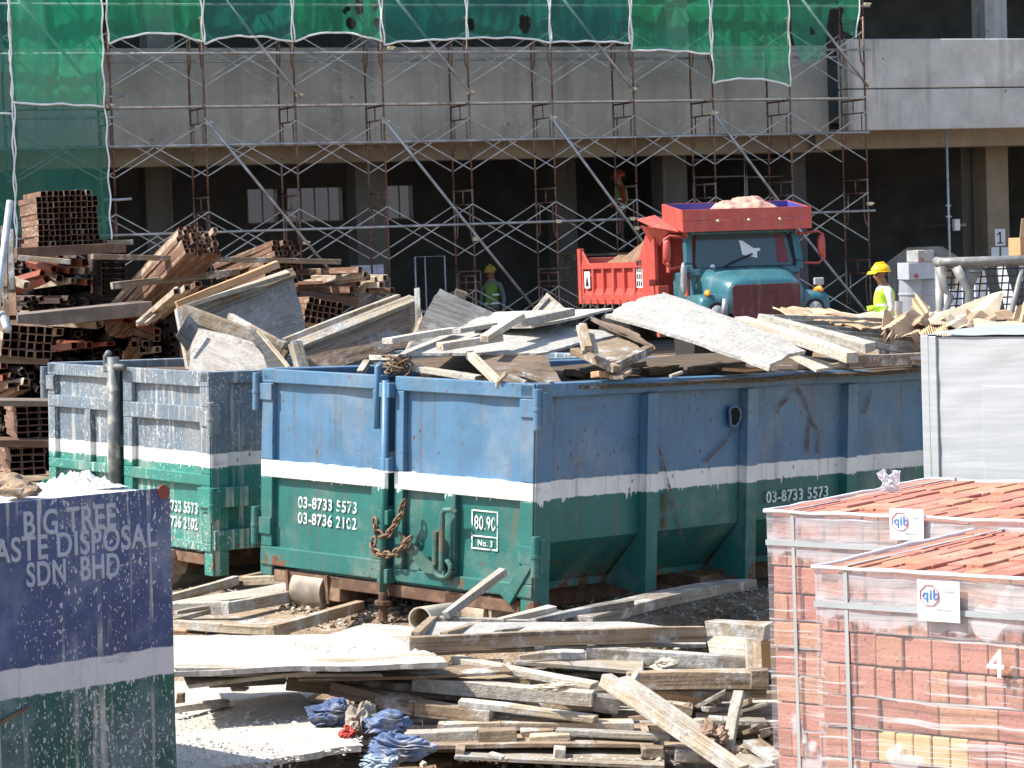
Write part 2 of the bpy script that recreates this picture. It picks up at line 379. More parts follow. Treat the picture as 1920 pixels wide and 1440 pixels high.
# rear wall with the openings that glow through the dark bays
ops = [(FP(462, 330, 14.2).x, FP(518, 330, 14.2).x), (FP(536, 330, 14.2).x, FP(640, 330, 14.2).x), (FP(722, 330, 14.2).x, FP(772, 330, 14.2).x)]
zo = (3.0, 3.85)
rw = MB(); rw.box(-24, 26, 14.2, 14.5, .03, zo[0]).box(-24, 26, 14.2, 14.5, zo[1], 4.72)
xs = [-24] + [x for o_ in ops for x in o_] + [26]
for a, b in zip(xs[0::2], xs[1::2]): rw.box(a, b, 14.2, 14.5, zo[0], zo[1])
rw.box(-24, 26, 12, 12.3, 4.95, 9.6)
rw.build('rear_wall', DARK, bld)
for a, b in ops:
    mb = MB(); k = int((b-a)/.45)+1; mb.box(a, b, 14.18, 14.22, zo[0]-.02, zo[0]+.02)
    for i in range(k+1): x = a+(b-a)*i/k; mb.box(x-.015, x+.015, 14.19, 14.25, zo[0], zo[1])
    mb.build('window_grille', plain('dull_steel', (.2, .2, .2), .5, .6), bld)
t = NT('corrugated_hoarding', .6); wv = t.n('TexWave', {'Vector': t.obj, 'Scale': 2.2}, bands_direction='X').outputs[1]; t.bump(wv, .5, .03)
MB().box(-30, 10, 30, 30.1, 0, 7).build('site_hoarding', t.done((.17, .17, .165)), None, FM)
tag(bpy.data.objects['site_hoarding'], 'pale ribbed hoarding seen through the openings in the dark rear wall', 'hoarding')
u = FP(1778, 380, 2.0).x
o = MB().tube([(u, 2., .0), (u, 2., 4.5)], .03).tube([(u-.07, 2, 2.55), (u+.07, 2, 2.55)], .025).tube([(u-.06, 2, 2.8), (u+.06, 2, 2.8)], .025).build('drain_pipe', plain('galvanised', (.42, .45, .47), .45, .5), None, FM, smooth=True)
tag(o, 'slim grey vertical pipe standing in the dark bay right of the scaffold', 'pipe')
p = FP(1795, 422, 3.0)
e = empty('switch_box', FM @ M.Translation((p.x, 3.0, p.z-.13)), 'small white metal box fixed beside the dark doorway', 'box')
wm = plain('white_enamel', (.72, .73, .72), .4)
MB().box(-.075, .075, 0, .1, 0, .27).build('case', wm, e, bevel=.008); MB().box(-.068, .068, -.012, -.002, .01, .26).build('lid', wm, e, bevel=.004)
# box is carried by a bracket on the column so it does not float
MB().box(-.02, .3, .1, 1.62, .1, .16).build('bracket', plain('dull_steel', (.2, .2, .2)), e)

# ================================================================ scaffold
t = NT('rusty_red_tube', .6, .25); r = t.rand(); n = t.noise(5, 5, t.shift(t.obj, 30)); n2 = t.noise(1.2, 3, t.shift(t.obj, 17))
c = t.mix(t.step(n, .35, .65), (.095, .045, .032), (.18, .086, .058)); c = t.mix(t.step(n2, .5, .62), c, (.2, .15, .11)); c = t.mix(t.step(t.noise(14, 4), .58, .68), c, (.3, .25, .21))
REDT = t.done(c)
t = NT('galvanised_tube', .42, .45); c = t.mix(t.step(t.noise(4, 5), .35, .65), (.22, .23, .24), (.42, .435, .45)); c = t.mix(t.step(t.noise(2.3, 6, rough=.7), .6, .7), c, (.28, .2, .14)); GALV = t.done(c)
YEL = plain('yellow_clamp', (.6, .52, .34), .5, .3)
scaf = empty('scaffold', FM, 'tall rust red frame scaffold with silver cross braces in front of the concrete building', 'scaffold')
BAY = 1.83; US = [(i-5)*BAY for i in range(-3, 10)]; LIFT = 1.72; DP = 1.0
fm = MB(); r = .0215
for v in (0, DP): fm.tube([(0, v, .02), (0, v, LIFT-.01)], r)
fm.tube([(0, 0, LIFT-.05), (0, DP, LIFT-.05)], r*.9); fm.tube([(0, .05, LIFT-.33), (0, DP-.05, LIFT-.33)], r*.7)
for v in (.5,): fm.tube([(0, v, LIFT-.33), (0, v, LIFT-.05)], r*.6)
for s, b in ((1, 0), (-1, DP)):
    fm.tube([(0, b+s*.02, LIFT-1.05), (0, b+s*.13, LIFT-.95), (0, b+s*.17, LIFT-.7), (0, b+s*.17, LIFT-.33)], r*.7)
fo = fm.build('frame', REDT, scaf, smooth=True)
xb = MB(); xb.beam((0, -.02, .36), (BAY, -.02, 1.4), .016, .022).beam((0, .0, 1.4), (BAY, .0, .36), .016, .022)
xo = xb.build('cross_brace', GALV, scaf)
first = True
def inst(o, loc):
    c = o.copy(); COL.objects.link(c); c.parent = scaf; c.location = loc; return c
for i, u in enumerate(US):
    for k in range(5):
        z = k*LIFT
        if first: fo.location = (u, 0, z)
        else: inst(fo, (u, 0, z))
        if i < len(US)-1 and k < 4:
            if first: xo.location = (u, 0, z)
            else: inst(xo, (u, 0, z))
            if i > 1: inst(xo, (u, DP+.02, z))
        first = False
def spipe(p0, p1, r=.026, mat=GALV, name='ledger_pipe', ext=0.):
    a = V(p0); b = V(p1); d = (b-a).normalized(); m = MB().tube([a-d*ext, (a+b)/2+V((0, 0, -.01)), b+d*ext], r)
    return m.build(name, mat, scaf, smooth=True)
uL, uR = US[0]-.4, US[-1]+.14
def zl(px, py): return FP(px, py, -.05).z
for (v, z, a, b, e) in ((-.055, zl(900, 419), US[3]-.12, uR, 0), (-.055, zl(900, 262), US[2], uR-.1, 0), (-.055, zl(900, 97), uL, uR, 0), (DP+.05, 6.08, uL, UR-.3, 0), (DP+.05, 4.42, US[3], 1., 0),
                        (DP-.05, 2.72, US[8], US[12]-.6, 0), (-.055, 7.95, uL, uR, 0), (-.06, 6.62+.46, uL, uR, 0), (-.055, 2.72, uL, US[3], 0), (-.055, 4.4, uL, US[3], 0), (-.06, 4.95, US[2], US[3]+.25, 0), (-.06, 5.35, US[2]+1.6, US[3]+.25, 0), (-.06, 3.4, US[2]+1.6, US[3]+.3, 0)):
    spipe((a, v, z), (b, v, z+.005))
for q in (((35, 0), (205, 198)), ((425, 0), (560, 178)), ((388, 226), (610, 497)), ((745, 0), (881, 173)), ((720, 224), (1002, 578)), ((1058, 0), (1187, 168)), ((1034, 220), (1240, 500)), ((1505, 0), (1624, 157)), ((1337, 210), (1500, 430)), ((1497, 427), (1640, 605)), ((-120, 226), (45, 440))):
    a = FP(*q[0], -.1); b = FP(*q[1], -.1); spipe(a, b, .031, name='raking_pipe', ext=.08)
cl = MB()
for (px, py) in ((205, 198), (560, 178), (390, 230), (573, 455), (881, 173), (722, 228), (891, 448), (1187, 167), (1036, 221), (1193, 428), (1624, 155), (1339, 212), (1625, 8), (1631, 382), (732, 90), (1185, 410), (1047, 415)):
    p = FP(px, py, -.07); cl.box(p.x-.05, p.x+.05, p.y-.04, p.y+.05, p.z-.035, p.z+.035).tube([(p.x-.07, p.y-.03, p.z), (p.x+.09, p.y-.03, p.z+.01)], .016)
cl.build('clamp', YEL, scaf)
for i in range(len(US)-1):
    if i < 2: continue
    m = MB(); m.box(US[i]+.05, US[i+1]-.02, .12, .42, 5.13, 5.165).box(US[i]+.04, US[i+1]-.03, .45, .8, 5.14, 5.17)
    m.build('platform', plain('dusty_deck', (.5, .49, .46), .85, .1, dirt=(.24, .16, .1)), scaf)

# ---------------------------------------------------------------- safety nets
def netmat(name, c, lo, hi):
    t = NT(name, .7); tr = t.n('BsdfTransparent'); df = t.n('BsdfDiffuse', {0: c}); tl = t.n('BsdfTranslucent', {0: tuple(min(1, x*1.2) for x in c)})
    gl = t.n('BsdfGlossy', {0: (.5, .9, .7), 1: .35})
    a = t.n('AddShader'); t.t.links.new(df.outputs[0], a.inputs[0]); t.t.links.new(tl.outputs[0], a.inputs[1])
    b = t.n('MixShader', {0: .06}); t.t.links.new(a.outputs[0], b.inputs[1]); t.t.links.new(gl.outputs[0], b.inputs[2])
    o = t.shift(t.obj, 20)
    f = t.math('ADD', t.math('MULTIPLY', t.noise(1.1, 5, o), .6), t.math('MULTIPLY', t.noise(1., 4, t.mapping((14, 3, 3), o)), .4))
    m = t.n('MixShader', {0: t.step(f, .35, .65, lo, hi)}); t.t.links.new(tr.outputs[0], m.inputs[1]); t.t.links.new(b.outputs[0], m.inputs[2])
    t.t.links.new(m.outputs[0], t.out.inputs[0]); return t.m
NETS = [netmat('green_net', (.008, .185, .085), .45, .78), netmat('shade_teal_net', (.004, .105, .085), .45, .72), netmat('thin_green_net', (.015, .22, .12), .28, .52)]  # darker teal copy has shade put into the net colour
HEM = plain('white_net_hem', (.78, .8, .8), .7, var=.1)
def net(label, left, right, bottom, m=0, ztop=8.9, v0=-.13, holes=(), bulge=.10, nu=26, nv=44, hem='lrb', seam=None, top=None):
    """left/right: pixel points down each edge; bottom: pixel points left to right"""
    P = lambda q: FP(q[0], q[1], v0)
    Lp = [P(q) for q in left]; Rp = [P(q) for q in right]; B = [P(q) for q in bottom]
    s = rnd.random()*80; ul = Lp[0].x; 
    bx = [p.x for p in B]; bz = [p.z for p in B]
    lz = [p.z for p in Lp][::-1]; lx = [p.x for p in Lp][::-1]; rz = [p.z for p in Rp][::-1]; rx = [p.x for p in Rp][::-1]
    clampi = lambda z, zs, xs: xs[-1] if z > zs[-1] else xs[0] if z < zs[0] else interp(z, zs, xs)
    tz = None
    if top: T = [P(q) for q in top]; tz = ([p.x for p in T], [p.z for p in T])
    def fn(a, b):
        x0 = bx[0]+(bx[-1]-bx[0])*a; zb = interp(x0, bx, bz); zt = interp(x0, *tz) if tz else ztop
        z = zt + (zb-zt)*b
        x = clampi(z, lz, lx)*(1-a) + clampi(z, rz, rx)*a
        e = 4*a*(1-a)
        y = v0 - bulge*e*(.35+.65*(.5+.5*sin(z*3.6+s))) + .05*e*nz((x, z, s), 1.3) + .035*nz((x*2.5, z*.4, s), 2.4)
        return V((x, y, z))
    mb = MB().sheet(fn, nu, nv)
    if holes:
        H = [(P((h[0], h[1])), h[2]*.0112, h[3]*.0112) for h in holes]; keep = []
        for f in mb.f:
            c = sum((mb.v[i] for i in f), V())/4
            if all(((c.x-h.x)/a)**2 + ((c.z-h.z)/b)**2 > 1+.5*nz((c.x, c.z, 4), 9) for h, a, b in H): keep.append(f)
        mb.f = keep; mb.m = [0]*len(keep)
    o = mb.build('safety_net', NETS[m], None, FM, smooth=True); tag(o, label, 'safety net', 'green safety nets hung on the scaffold')
    hm = MB(); q = []
    wob = lambda p, i: p + V((.018*sin(p.z*9+i), -.015, .01*sin(p.x*11)))
    if 'l' in hem: hm.tube([wob(fn(0, j/24), 0) for j in range(25)], .017, 5)
    if 'r' in hem: hm.tube([wob(fn(1, j/24), 2) for j in range(25)], .017, 5)
    if 'b' in hem: hm.tube([wob(fn(i/20, 1), 1) for i in range(21)], .021, 5)
    if seam: hm.tube([fn(i/20, seam + .012*sin(i))+V((0, -.02, 0)) for i in range(21)], .02, 5)
    if hm.v: hm.build('hem', HEM, o, smooth=True)
    return o
net('green safety net at the far left edge, its foot behind the tube stacks', [(-150, 0), (-150, 600)], [(15, 0), (24, 200), (26, 420)], [(-150, 216), (22, 213)], 1)
net('green net hanging lowest of all at the far left edge', [(-150, 200), (-150, 600)], [(22, 200), (28, 420)], [(-150, 620), (27, 610)], 1, top=[(-150, 218), (24, 214)])
NETS.append(netmat('glow_green_net', (.010, .28, .14), .5, .68))  # brighter copy: sunlit glow of the left net put into its colour
net('big bright green net at the left end, its hem level with the scaffold platform', [(15, -10), (22, 180), (26, 205)], [(190, -10), (193, 120), (196, 205)], [(26, 190), (60, 196), (120, 195), (196, 200)], 3, bulge=.05)
net('darker green net hanging down to behind the top bundle of tubes', [(26, 190), (30, 430)], [(197, 200), (203, 300), (208, 450)], [(30, 440), (120, 452), (208, 448)], 1, bulge=.05, top=[(26, 193), (60, 199), (120, 198), (196, 203)], hem='lr')
net('green net with an arched hem, first of the upper row from the left', [(198, 0), (203, 83)], [(376, 0), (380, 80)], [(204, 82), (230, 72), (262, 65), (298, 62), (335, 66), (379, 79)], 0)
net('teal net with a flat loose hem beside the arched one', [(380, 0), (383, 85)], [(545, 0), (548, 80)], [(385, 84), (400, 76), (410, 71), (450, 68), (500, 70), (549, 79)], 1)
net('bright green net full of ragged tears near its right edge', [(548, 0), (551, 80)], [(711, 0), (716, 78)], [(551, 79), (575, 67), (620, 61), (660, 64), (716, 78)], 0, holes=[(650, 15, 6, 8), (672, 14, 8, 14), (655, 44, 9, 10), (703, 12, 5, 9), (706, 42, 5, 9), (644, 22, 4, 5)], nu=60, nv=90)
net('dark teal net with an even hem above the middle of the scaffold', [(714, 0), (719, 85)], [(872, 0), (876, 76)], [(719, 84), (740, 79), (800, 76), (876, 72)], 1)
net('teal net with two torn holes showing black behind', [(874, 0), (876, 75)], [(1028, 0), (1031, 82)], [(876, 71), (920, 71), (980, 72), (1005, 76), (1031, 80)], 1, holes=[(881, 46, 9, 12), (982, 45, 14, 17)], nu=60, nv=90)
net('plain teal net between the holed net and the bright green one', [(1031, 0), (1033, 80)], [(1179, 0), (1180, 82)], [(1033, 79), (1100, 78), (1180, 81)], 1)
net('bright green net hanging a little lower than its neighbours', [(1182, 0), (1184, 98)], [(1330, 0), (1332, 104)], [(1184, 96), (1230, 94), (1280, 97), (1332, 102)], 0)
net('long green net reaching below the parapet top, white hem scalloped', [(1333, 0), (1338, 160)], [(1478, 0), (1481, 163)], [(1338, 157), (1350, 151), (1400, 147), (1450, 152), (1481, 162)], 0, bulge=.05)
net('tattered green net torn to shreds at the right end of the scaffold', [(1482, 0), (1484, 60), (1495, 122)], [(1612, 0), (1604, 73)], [(1486, 70), (1495, 123), (1508, 112), (1522, 118), (1536, 104), (1546, 78), (1551, 22), (1570, 14), (1578, 58), (1590, 63), (1604, 72)], 2, hem='r', holes=[(1562, 30, 12, 14), (1520, 60, 5, 8), (1575, 20, 8, 8)], nu=60, nv=90)
# ================================================================ skip bins
def binpaint(name, top, bot, zs, zt, zfun=None, splat=0., rust=.3, dust=.2, white=(.74, .73, .69), fade=.2, streak=.3, dens=1., dustc=(.34, .32, .28)):
    t = NT(name, .5, .0, .35); o = t.obj; x = t.xyz(o)
    n = t.noise(3, 6, o, .65); fine = t.noise(30, 4, o)
    wob = t.math('ADD', x[2], t.math('MULTIPLY', t.math('SUBTRACT', t.noise(9, 3, t.mapping((1, 1, .1))), .5), .022))
    drip = t.noise(1., 3, t.mapping((26, 26, .5)), .6)
    dz = t.math('ADD', wob, t.step(drip, .6, .75, 0, .055))
    f1 = t.step(dz, zt-.003, zt+.003); f2 = t.step(wob, zs-.003, zs+.003)
    tp = t.mix(t.step(n, .3, .7), tuple(v*(1-fade) for v in top), tuple(min(1, v*(1+fade)) for v in top))
    bt = t.mix(t.step(n, .3, .7), tuple(v*(1-fade) for v in bot), tuple(min(1, v*(1+fade)) for v in bot))
    c = t.mix(f1, bt, white); c = t.mix(f2, c, tp)
    st = t.noise(1., 5, t.mapping((16, 16, .9)), .65)
    c = t.mix(t.math('MULTIPLY', t.step(st, .54, .72), streak), c, (.1, .09, .075))
    c = t.mix(t.math('MULTIPLY', t.step(t.noise(2.1, 7, t.mapping((1, 1, .8), loc=(3, 1, 0)), .7), .5, .75), dust), c, dustc)
    low = t.step(x[2], .5, .2); rr = t.math('ADD', t.noise(5.5, 8, o, .72), t.math('MULTIPLY', low, .17))
    rf = t.step(rr, .74-rust*.18, .78-rust*.18); rc = t.mix(t.step(fine, .35, .65), (.07, .035, .02), (.22, .10, .05))
    c = t.mix(rf, c, rc)
    rs = t.math('MULTIPLY', t.step(t.noise(1., 4, t.mapping((5, 5, .55), loc=(7, 2, 1)), .6), .66, .74), rust*1.2, True)
    c = t.mix(rs, c, (.2, .09, .045))
    ch = t.n('TexVoronoi', {'Vector': t.mapping((1, 1, .6)), 'Scale': 19.}); cc = t.n('SeparateColor', {0: ch.outputs['Color']}).outputs[0]
    chip = t.math('LESS_THAN', t.math('ADD', ch.outputs['Distance'], t.math('MULTIPLY', t.noise(60, 3, o), .12)), t.math('MULTIPLY', t.math('GREATER_THAN', cc, .72), t.math('MULTIPLY', cc, .24)))
    c = t.mix(t.math('MULTIPLY', chip, .8), c, t.mix(t.step(fine, .4, .6), (.06, .045, .04), (.2, .09, .05)))
    scuff = t.math('MULTIPLY', t.step(t.noise(1., 5, t.mapping((3, 3, 14), loc=(4, 4, 1)), .75), .6, .74), .5)
    c = t.mix(scuff, c, (.07, .075, .085))
    if splat:
        wv = t.n('VectorMath', {0: t.mapping((1, 1, .45)), 1: t.n('VectorMath', {0: t.n('TexNoise', {'Vector': o, 'Scale': 22., 'Detail': 2.}).outputs[1], 'Scale': .03}, operation='SCALE').outputs[0]}, operation='ADD').outputs[0]
        v1 = t.n('TexVoronoi', {'Vector': wv, 'Scale': 58.}); v2 = t.n('TexVoronoi', {'Vector': wv, 'Scale': 125.})
        c1 = t.n('SeparateColor', {0: v1.outputs['Color']}).outputs[0]; c2 = t.n('SeparateColor', {0: v2.outputs['Color']}).outputs[0]
        dens = t.step(t.noise(1.6, 4, t.mapping((1, 1, 1), loc=(5, 5, 2))), .34, .6, .3*dens, .98*dens)
        s1 = t.math('LESS_THAN', v1.outputs['Distance'], t.math('MULTIPLY', t.math('GREATER_THAN', dens, c1), t.math('MULTIPLY', c1, .55)))
        s2 = t.math('LESS_THAN', v2.outputs['Distance'], t.math('MULTIPLY', t.math('GREATER_THAN', dens, c2), t.math('MULTIPLY', c2, .6)))
        c = t.mix(t.math('MULTIPLY', t.math('MAXIMUM', s1, s2), splat), c, (.62, .62, .6))
        run = t.noise(1., 4, t.mapping((20, 20, .8), loc=(1, 9, 0)), .6)
        c = t.mix(t.math('MULTIPLY', t.math('MULTIPLY', t.step(run, .54, .62), t.step(t.noise(2., 3), .40, .56)), splat), c, (.6, .57, .5))
    t.bump(t.math('ADD', n, t.math('MULTIPLY', fine, .15)), .25, .02)
    t.put(t.b, 'Roughness', t.mix(rf, (.42,)*3, (.9,)*3)); return t.done(c)
RUST = plain('rusty_steel', (.15, .085, .055), .85, .3, .4, 9, dirt=(.3, .2, .13)); ROLL_ = plain('worn_roller_steel', (.24, .2, .16), .5, .4, .4, 5, dirt=(.4, .33, .25))
DARKM = plain('bin_inside', (.09, .065, .05), .9, var=.5, scale=4, dirt=(.25, .2, .16)); MUD = plain('mud_caked_steel', (.38, .3, .22), .9, var=.3, scale=6, dirt=(.18, .11, .07))
def stencil(name, col=(.78, .82, .8), lo=.42, hi=.5, sc_=18., vert=1., soft=1.):
    t = NT(name, .7); o = t.mapping((1, 1, vert)); tr = t.n('BsdfTransparent')
    t.put(t.b, 'Base Color', (*col, 1)); f = t.math('MULTIPLY', t.step(t.noise(sc_, 6, o, .7), lo, hi), soft)
    m = t.n('MixShader', {0: f}); t.t.links.new(tr.outputs[0], m.inputs[1]); t.t.links.new(t.b.outputs[0], m.inputs[2]); t.t.links.new(m.outputs[0], t.out.inputs[0]); return t.m
STEN = stencil('white_stencil_paint', (.7, .76, .73), .38, .5); FADED = stencil('faded_stencil_paint', (.58, .62, .69), .08, .36, 16., .6, .6); SPRAYD = stencil('overspray', (.6, .64, .72), .46, .7, 4., .5, .5)

class Bin:
    """local frame: x across the doors, y along the bin away from them, z up from the ground"""
    def __init__(s, o, a, W, L, zb, label):
        P = euler_pose(o, a) @ M.Translation((-W/2, 0, zb)); s.P = P; s.I = P.inverted(); s.W = W; s.L = L; s.top = -zb
        s.root = empty('skip_bin', P, label, 'skip bin')
    def hit(s, px, py, axis, val):
        o = s.I @ EYE; d = s.I.to_3x3() @ ray(px, py); k = (val-o[axis])/d[axis]; return o+d*k
FACE = lambda x, z, y=-.003: M.Translation((x, y, z)) @ M.Rotation(pi/2, 4, 'X')          # text facing -y
SIDE = lambda y, z, x: M.Translation((x, y, z)) @ M.Rotation(pi/2, 4, 'Z') @ M.Rotation(pi/2, 4, 'X')   # text facing +x

def body(B, paint, ribs, rimh=.085, fold=(.58, .28), dep=.07, wheels=(), hole=None):
    W, L, H = B.W, B.L, B.top; x1 = W/2; zb = .27; R = B.root
    m = MB()
    for sx in (1, -1):
        X = lambda v: sx*v
        outer = [(X(x1-dep), H-.01), (X(x1-dep), fold[0]), (X(x1-dep-fold[1]), zb+.02)]
        for i in range(2):
            (xa, za), (xb, zb_) = outer[i], outer[i+1]
            m.sheet(lambda u, v: V((xa+(xb-xa)*v + (.012*nz((u*L, v, i+sx), 1.1)), .06+u*(L-.1), za+(zb_-za)*v)), 30, 6, .012*(-1 if sx > 0 else 1))
    m.box(-x1+dep, x1-dep, L-.06, L, zb, H-.02)
    m.box(-x1+dep+fold[1], x1-dep-fold[1], .05, L, zb-.02, zb+.03)
    m.build('side_wall', [paint], R, smooth=False)
    m = MB()
    for sx in (1, -1):
        n = 24; rings = []
        for i in range(n+1):
            y = .0+L*i/n; w = .012*nz((y, sx, 2), 1.3); z = H-rimh/2+.012*nz((y, sx, 7), .9)
            rings.append([V((sx*(x1-.075)+w+a*.055, y, z+b*rimh/2)) for a, b in ((-1, -1), (1, -1), (1, 1), (-1, 1))])
        m.loft(rings)
    m.box(-x1+.03, x1-.03, L-.09, L+.01, H-rimh, H-.003)
    m.build('top_rim', paint, R, bevel=.012)
    for sx in (1, -1):
        MB().box(sx*(x1-.055)-.055, sx*(x1-.055)+.055, .012, .15, .1 if sx > 0 else .2, H-.004).build('corner_post', paint, R, bevel=.008)
        for y in ribs:
            q = MB(); q.box(min(sx*(x1-.012), sx*x1), max(sx*(x1-.012), sx*x1), y-.055, y+.055, .2, H-rimh-.004)
            q.prism([V((sx*(x1-.012), y-.05, .2)), V((sx*(x1-.012), y-.05, H-rimh-.01)), V((sx*(x1-dep), y-.05, H-rimh-.01)), V((sx*(x1-dep), y-.05, fold[0])), V((sx*(x1-dep-fold[1]), y-.05, .25))], (0, .012, 0))
            q.prism([V((sx*(x1-.012), y+.038, .2)), V((sx*(x1-.012), y+.038, H-rimh-.01)), V((sx*(x1-dep), y+.038, H-rimh-.01)), V((sx*(x1-dep), y+.038, fold[0])), V((sx*(x1-dep-fold[1]), y+.038, .25))], (0, .012, 0))
            q.build('rib', paint, R, bevel=.003)
    m = MB()
    for sx in (1, -1): m.box(sx*.52-.07, sx*.52+.07, .02, L, .09, zb-.025)
    for y in (.02, L*.35, L*.7, L-.1): m.box(-x1+.12, x1-.12, y, y+.1, .17, zb-.022)
    m.build('skid_rail', RUST, R, bevel=.006)
    for (x, y, r, w, mt) in wheels:
        rl = MB().tube([(x-w/2, y, r), (x-w/2+.012, y, r+.0), (x+w/2, y, r)], [r*.97, r, r], 28).build('roller', mt, R, smooth=True)
        rl.modifiers.new('e', 'EDGE_SPLIT').split_angle = radians(40)
        for s in (-1, 1):
            MB().prism([V((x+s*(w/2+.03), y-.1, .07)), V((x+s*(w/2+.03), y+.1, .07)), V((x+s*(w/2+.03), y+.16, .25)), V((x+s*(w/2+.03), y-.12, .25))], (s*.022, 0, 0)).build('bracket', mt if mt is MUD else RUST, rl)
def door(B, paint, xa, xb, rails, verts, name='door', label=None, dep=.05, extra=None, hinge_side=-1, hinges=(1.38, .52), bot=.27):
    """rails: (z0,z1) proud horizontal channels; verts: (x0,x1,z0,z1) proud uprights"""
    H = B.top; m = MB()
    m.sheet(lambda u, v: V((xa+.01+(xb-xa-.02)*u, dep+.010*nz((u*2, v*2, xa), 1.5), H-.02+(bot+.01-H+.02)*v)), 18, 18, .01)
    d = m.build(name, paint, B.root); tag(d, label)
    fr = MB()
    for z0, z1 in rails: fr.box(xa+.001, xb-.001, 0, dep-.004, z0, z1)
    for x0, x1, z0, z1 in verts: fr.box(x0, x1, .0015, dep-.006, z0, z1)
    fr.build('door_frame', paint, d, bevel=.006)
    hx = xa-.035 if hinge_side < 0 else xb+.035
    for z in hinges:
        h = MB().tube([(hx, -.01, z-.12), (hx, -.01, z+.12)], .027, 12).tube([(hx, -.01, z-.012), (hx, -.01, z+.012)], .031, 12)
        h.box(min(hx, hx-hinge_side*.14), max(hx, hx-hinge_side*.14), -.012, .0, z-.05, z+.055).box(hx-.03, hx+.03, .0, .05, z-.1, z+.1)
        h.build('hinge', paint, d, bevel=.003)
    return d
def chain(name, pts, parent, mat, link=.055, r=.008):
    m = MB(); i = 0; P = [V(p) for p in pts]; tot = sum((P[k+1]-P[k]).length for k in range(len(P)-1)); s = 0
    while s < tot:
        q = s; k = 0
        while k < len(P)-2 and q > (P[k+1]-P[k]).length: q -= (P[k+1]-P[k]).length; k += 1
        d = (P[k+1]-P[k]).normalized(); c = P[k]+d*q; sd = d.cross(V((0, 1, 0))).normalized(); n = sd if i % 2 else d.cross(sd).normalized()
        m.tube([c + d*cos(a)*link*.62 + n*sin(a)*link*.36 for a in [2*pi*j/10 for j in range(11)]], r, 6, False); s += link*.8; i += 1
    return m.build(name, mat, parent, smooth=True)

# ---------------- main bin
BLUE = (.077, .17, .275); GREEN = (.02, .13, .113)
PM = binpaint('blue_white_green_paint', BLUE, GREEN, .945, .837, rust=.4, dust=.45, streak=.65)
B1 = Bin((.139, 15.248, 1.553), (-.0377, .0318, -.7331), 2.35, 5.0, -1.53, 'big skip bin painted blue, white and green, heaped with broken formwork boards')
ry = [B1.hit(px, 900, 0, 1.175).y for px in (1224, 1410, 1597)]; ry = ry + [ry[-1]+(ry[2]-ry[1]), 4.86]
body(B1, PM, [y for y in ry if y < 4.95], wheels=((-.74, .12, .135, .28, ROLL_), (.64, .14, .125, .26, MUD)))
H1 = B1.top
dl = door(B1, PM, -1.165, -.065, ((H1-.09, H1-.002), (.837, .946), (.27, .39)), ((-1.164, -1.06, .391, .836), (-1.164, -1.06, .947, H1-.091), (-.165, -.066, .391, .836), (-.165, -.066, .947, H1-.091)))
dr = door(B1, PM, .03, 1.165, ((H1-.09, H1-.002), (.837, .946), (.27, .35)), ((.031, .105, .351, .836), (.031, .105, .947, H1-.091), (1.06, 1.164, .351, .836), (1.06, 1.164, .947, H1-.091), (.455, .545, .351, .836)), hinge_side=1, label='right door with a faded box stencil and a chain')
q = MB().prism([V((.93, -.01, .27)), V((1.17, -.01, .56)), V((1.17, -.01, .46)), V((1.0, -.01, .22))], (0, .05, 0)); q.build('brace', PM, B1.root, bevel=.004)
def face_text(B, parent, body_, px, py, px2, size, mat, y=.046, **k):
    a = B.hit(px, py, 1, y); b = B.hit(px2, py, 1, y)
    o = lettering('lettering', body_, size, M.Identity(4), mat, parent, **k)
    w = max(v.co.x for v in o.data.vertices)-min(v.co.x for v in o.data.vertices); f = (b.x-a.x)/w
    for v in o.data.vertices: v.co.x *= f
    o.data.transform(FACE(a.x, a.z, y)); return o
zt1 = B1.hit(560, 951, 1, .046).z; zt2 = B1.hit(560, 979, 1, .046).z
for txt, z in (('03-8733 5573', zt1), ('03-8736 2102', zt2-.005)):
    a = B1.hit(561, 953, 1, .046); b = B1.hit(671, 975, 1, .046)
    o = lettering('lettering', txt, .1, M.Identity(4), STEN, dl, bold=.0015)
    w = max(v.co.x for v in o.data.vertices); o.data.transform(FACE(a.x, z, .036) @ M.Diagonal(((b.x-a.x)/w, 1, 1, 1)))
a = B1.hit(886, 1028, 1, .046); b = B1.hit(936, 985, 1, .046)
sg = MB(); ww = b.x-a.x; z0, z1 = a.z+.0, a.z+.235; zm = z0+.075
for (x0, x1, p, r) in ((a.x, b.x, z0, z0+.009), (a.x, b.x, zm, zm+.008), (a.x, b.x, z1-.008, z1), (a.x, a.x+.009, z0+.01, z1-.009), (b.x-.009, b.x, z0+.01, z1-.009)): sg.box(x0, x1, .034, .037, p, r)
sg.build('lettering', STEN, dr)
o = lettering('lettering', '80.90', .115, M.Identity(4), STEN, dr, bold=.001); w = max(v.co.x for v in o.data.vertices); o.data.transform(FACE(a.x+.02, zm+.045, .036) @ M.Diagonal(((ww-.04)/w, 1, 1, 1)))
o = lettering('lettering', 'No. 3', .05, M.Identity(4), STEN, dr, bold=.001); o.data.transform(FACE(a.x+.05, z0+.022, .036))
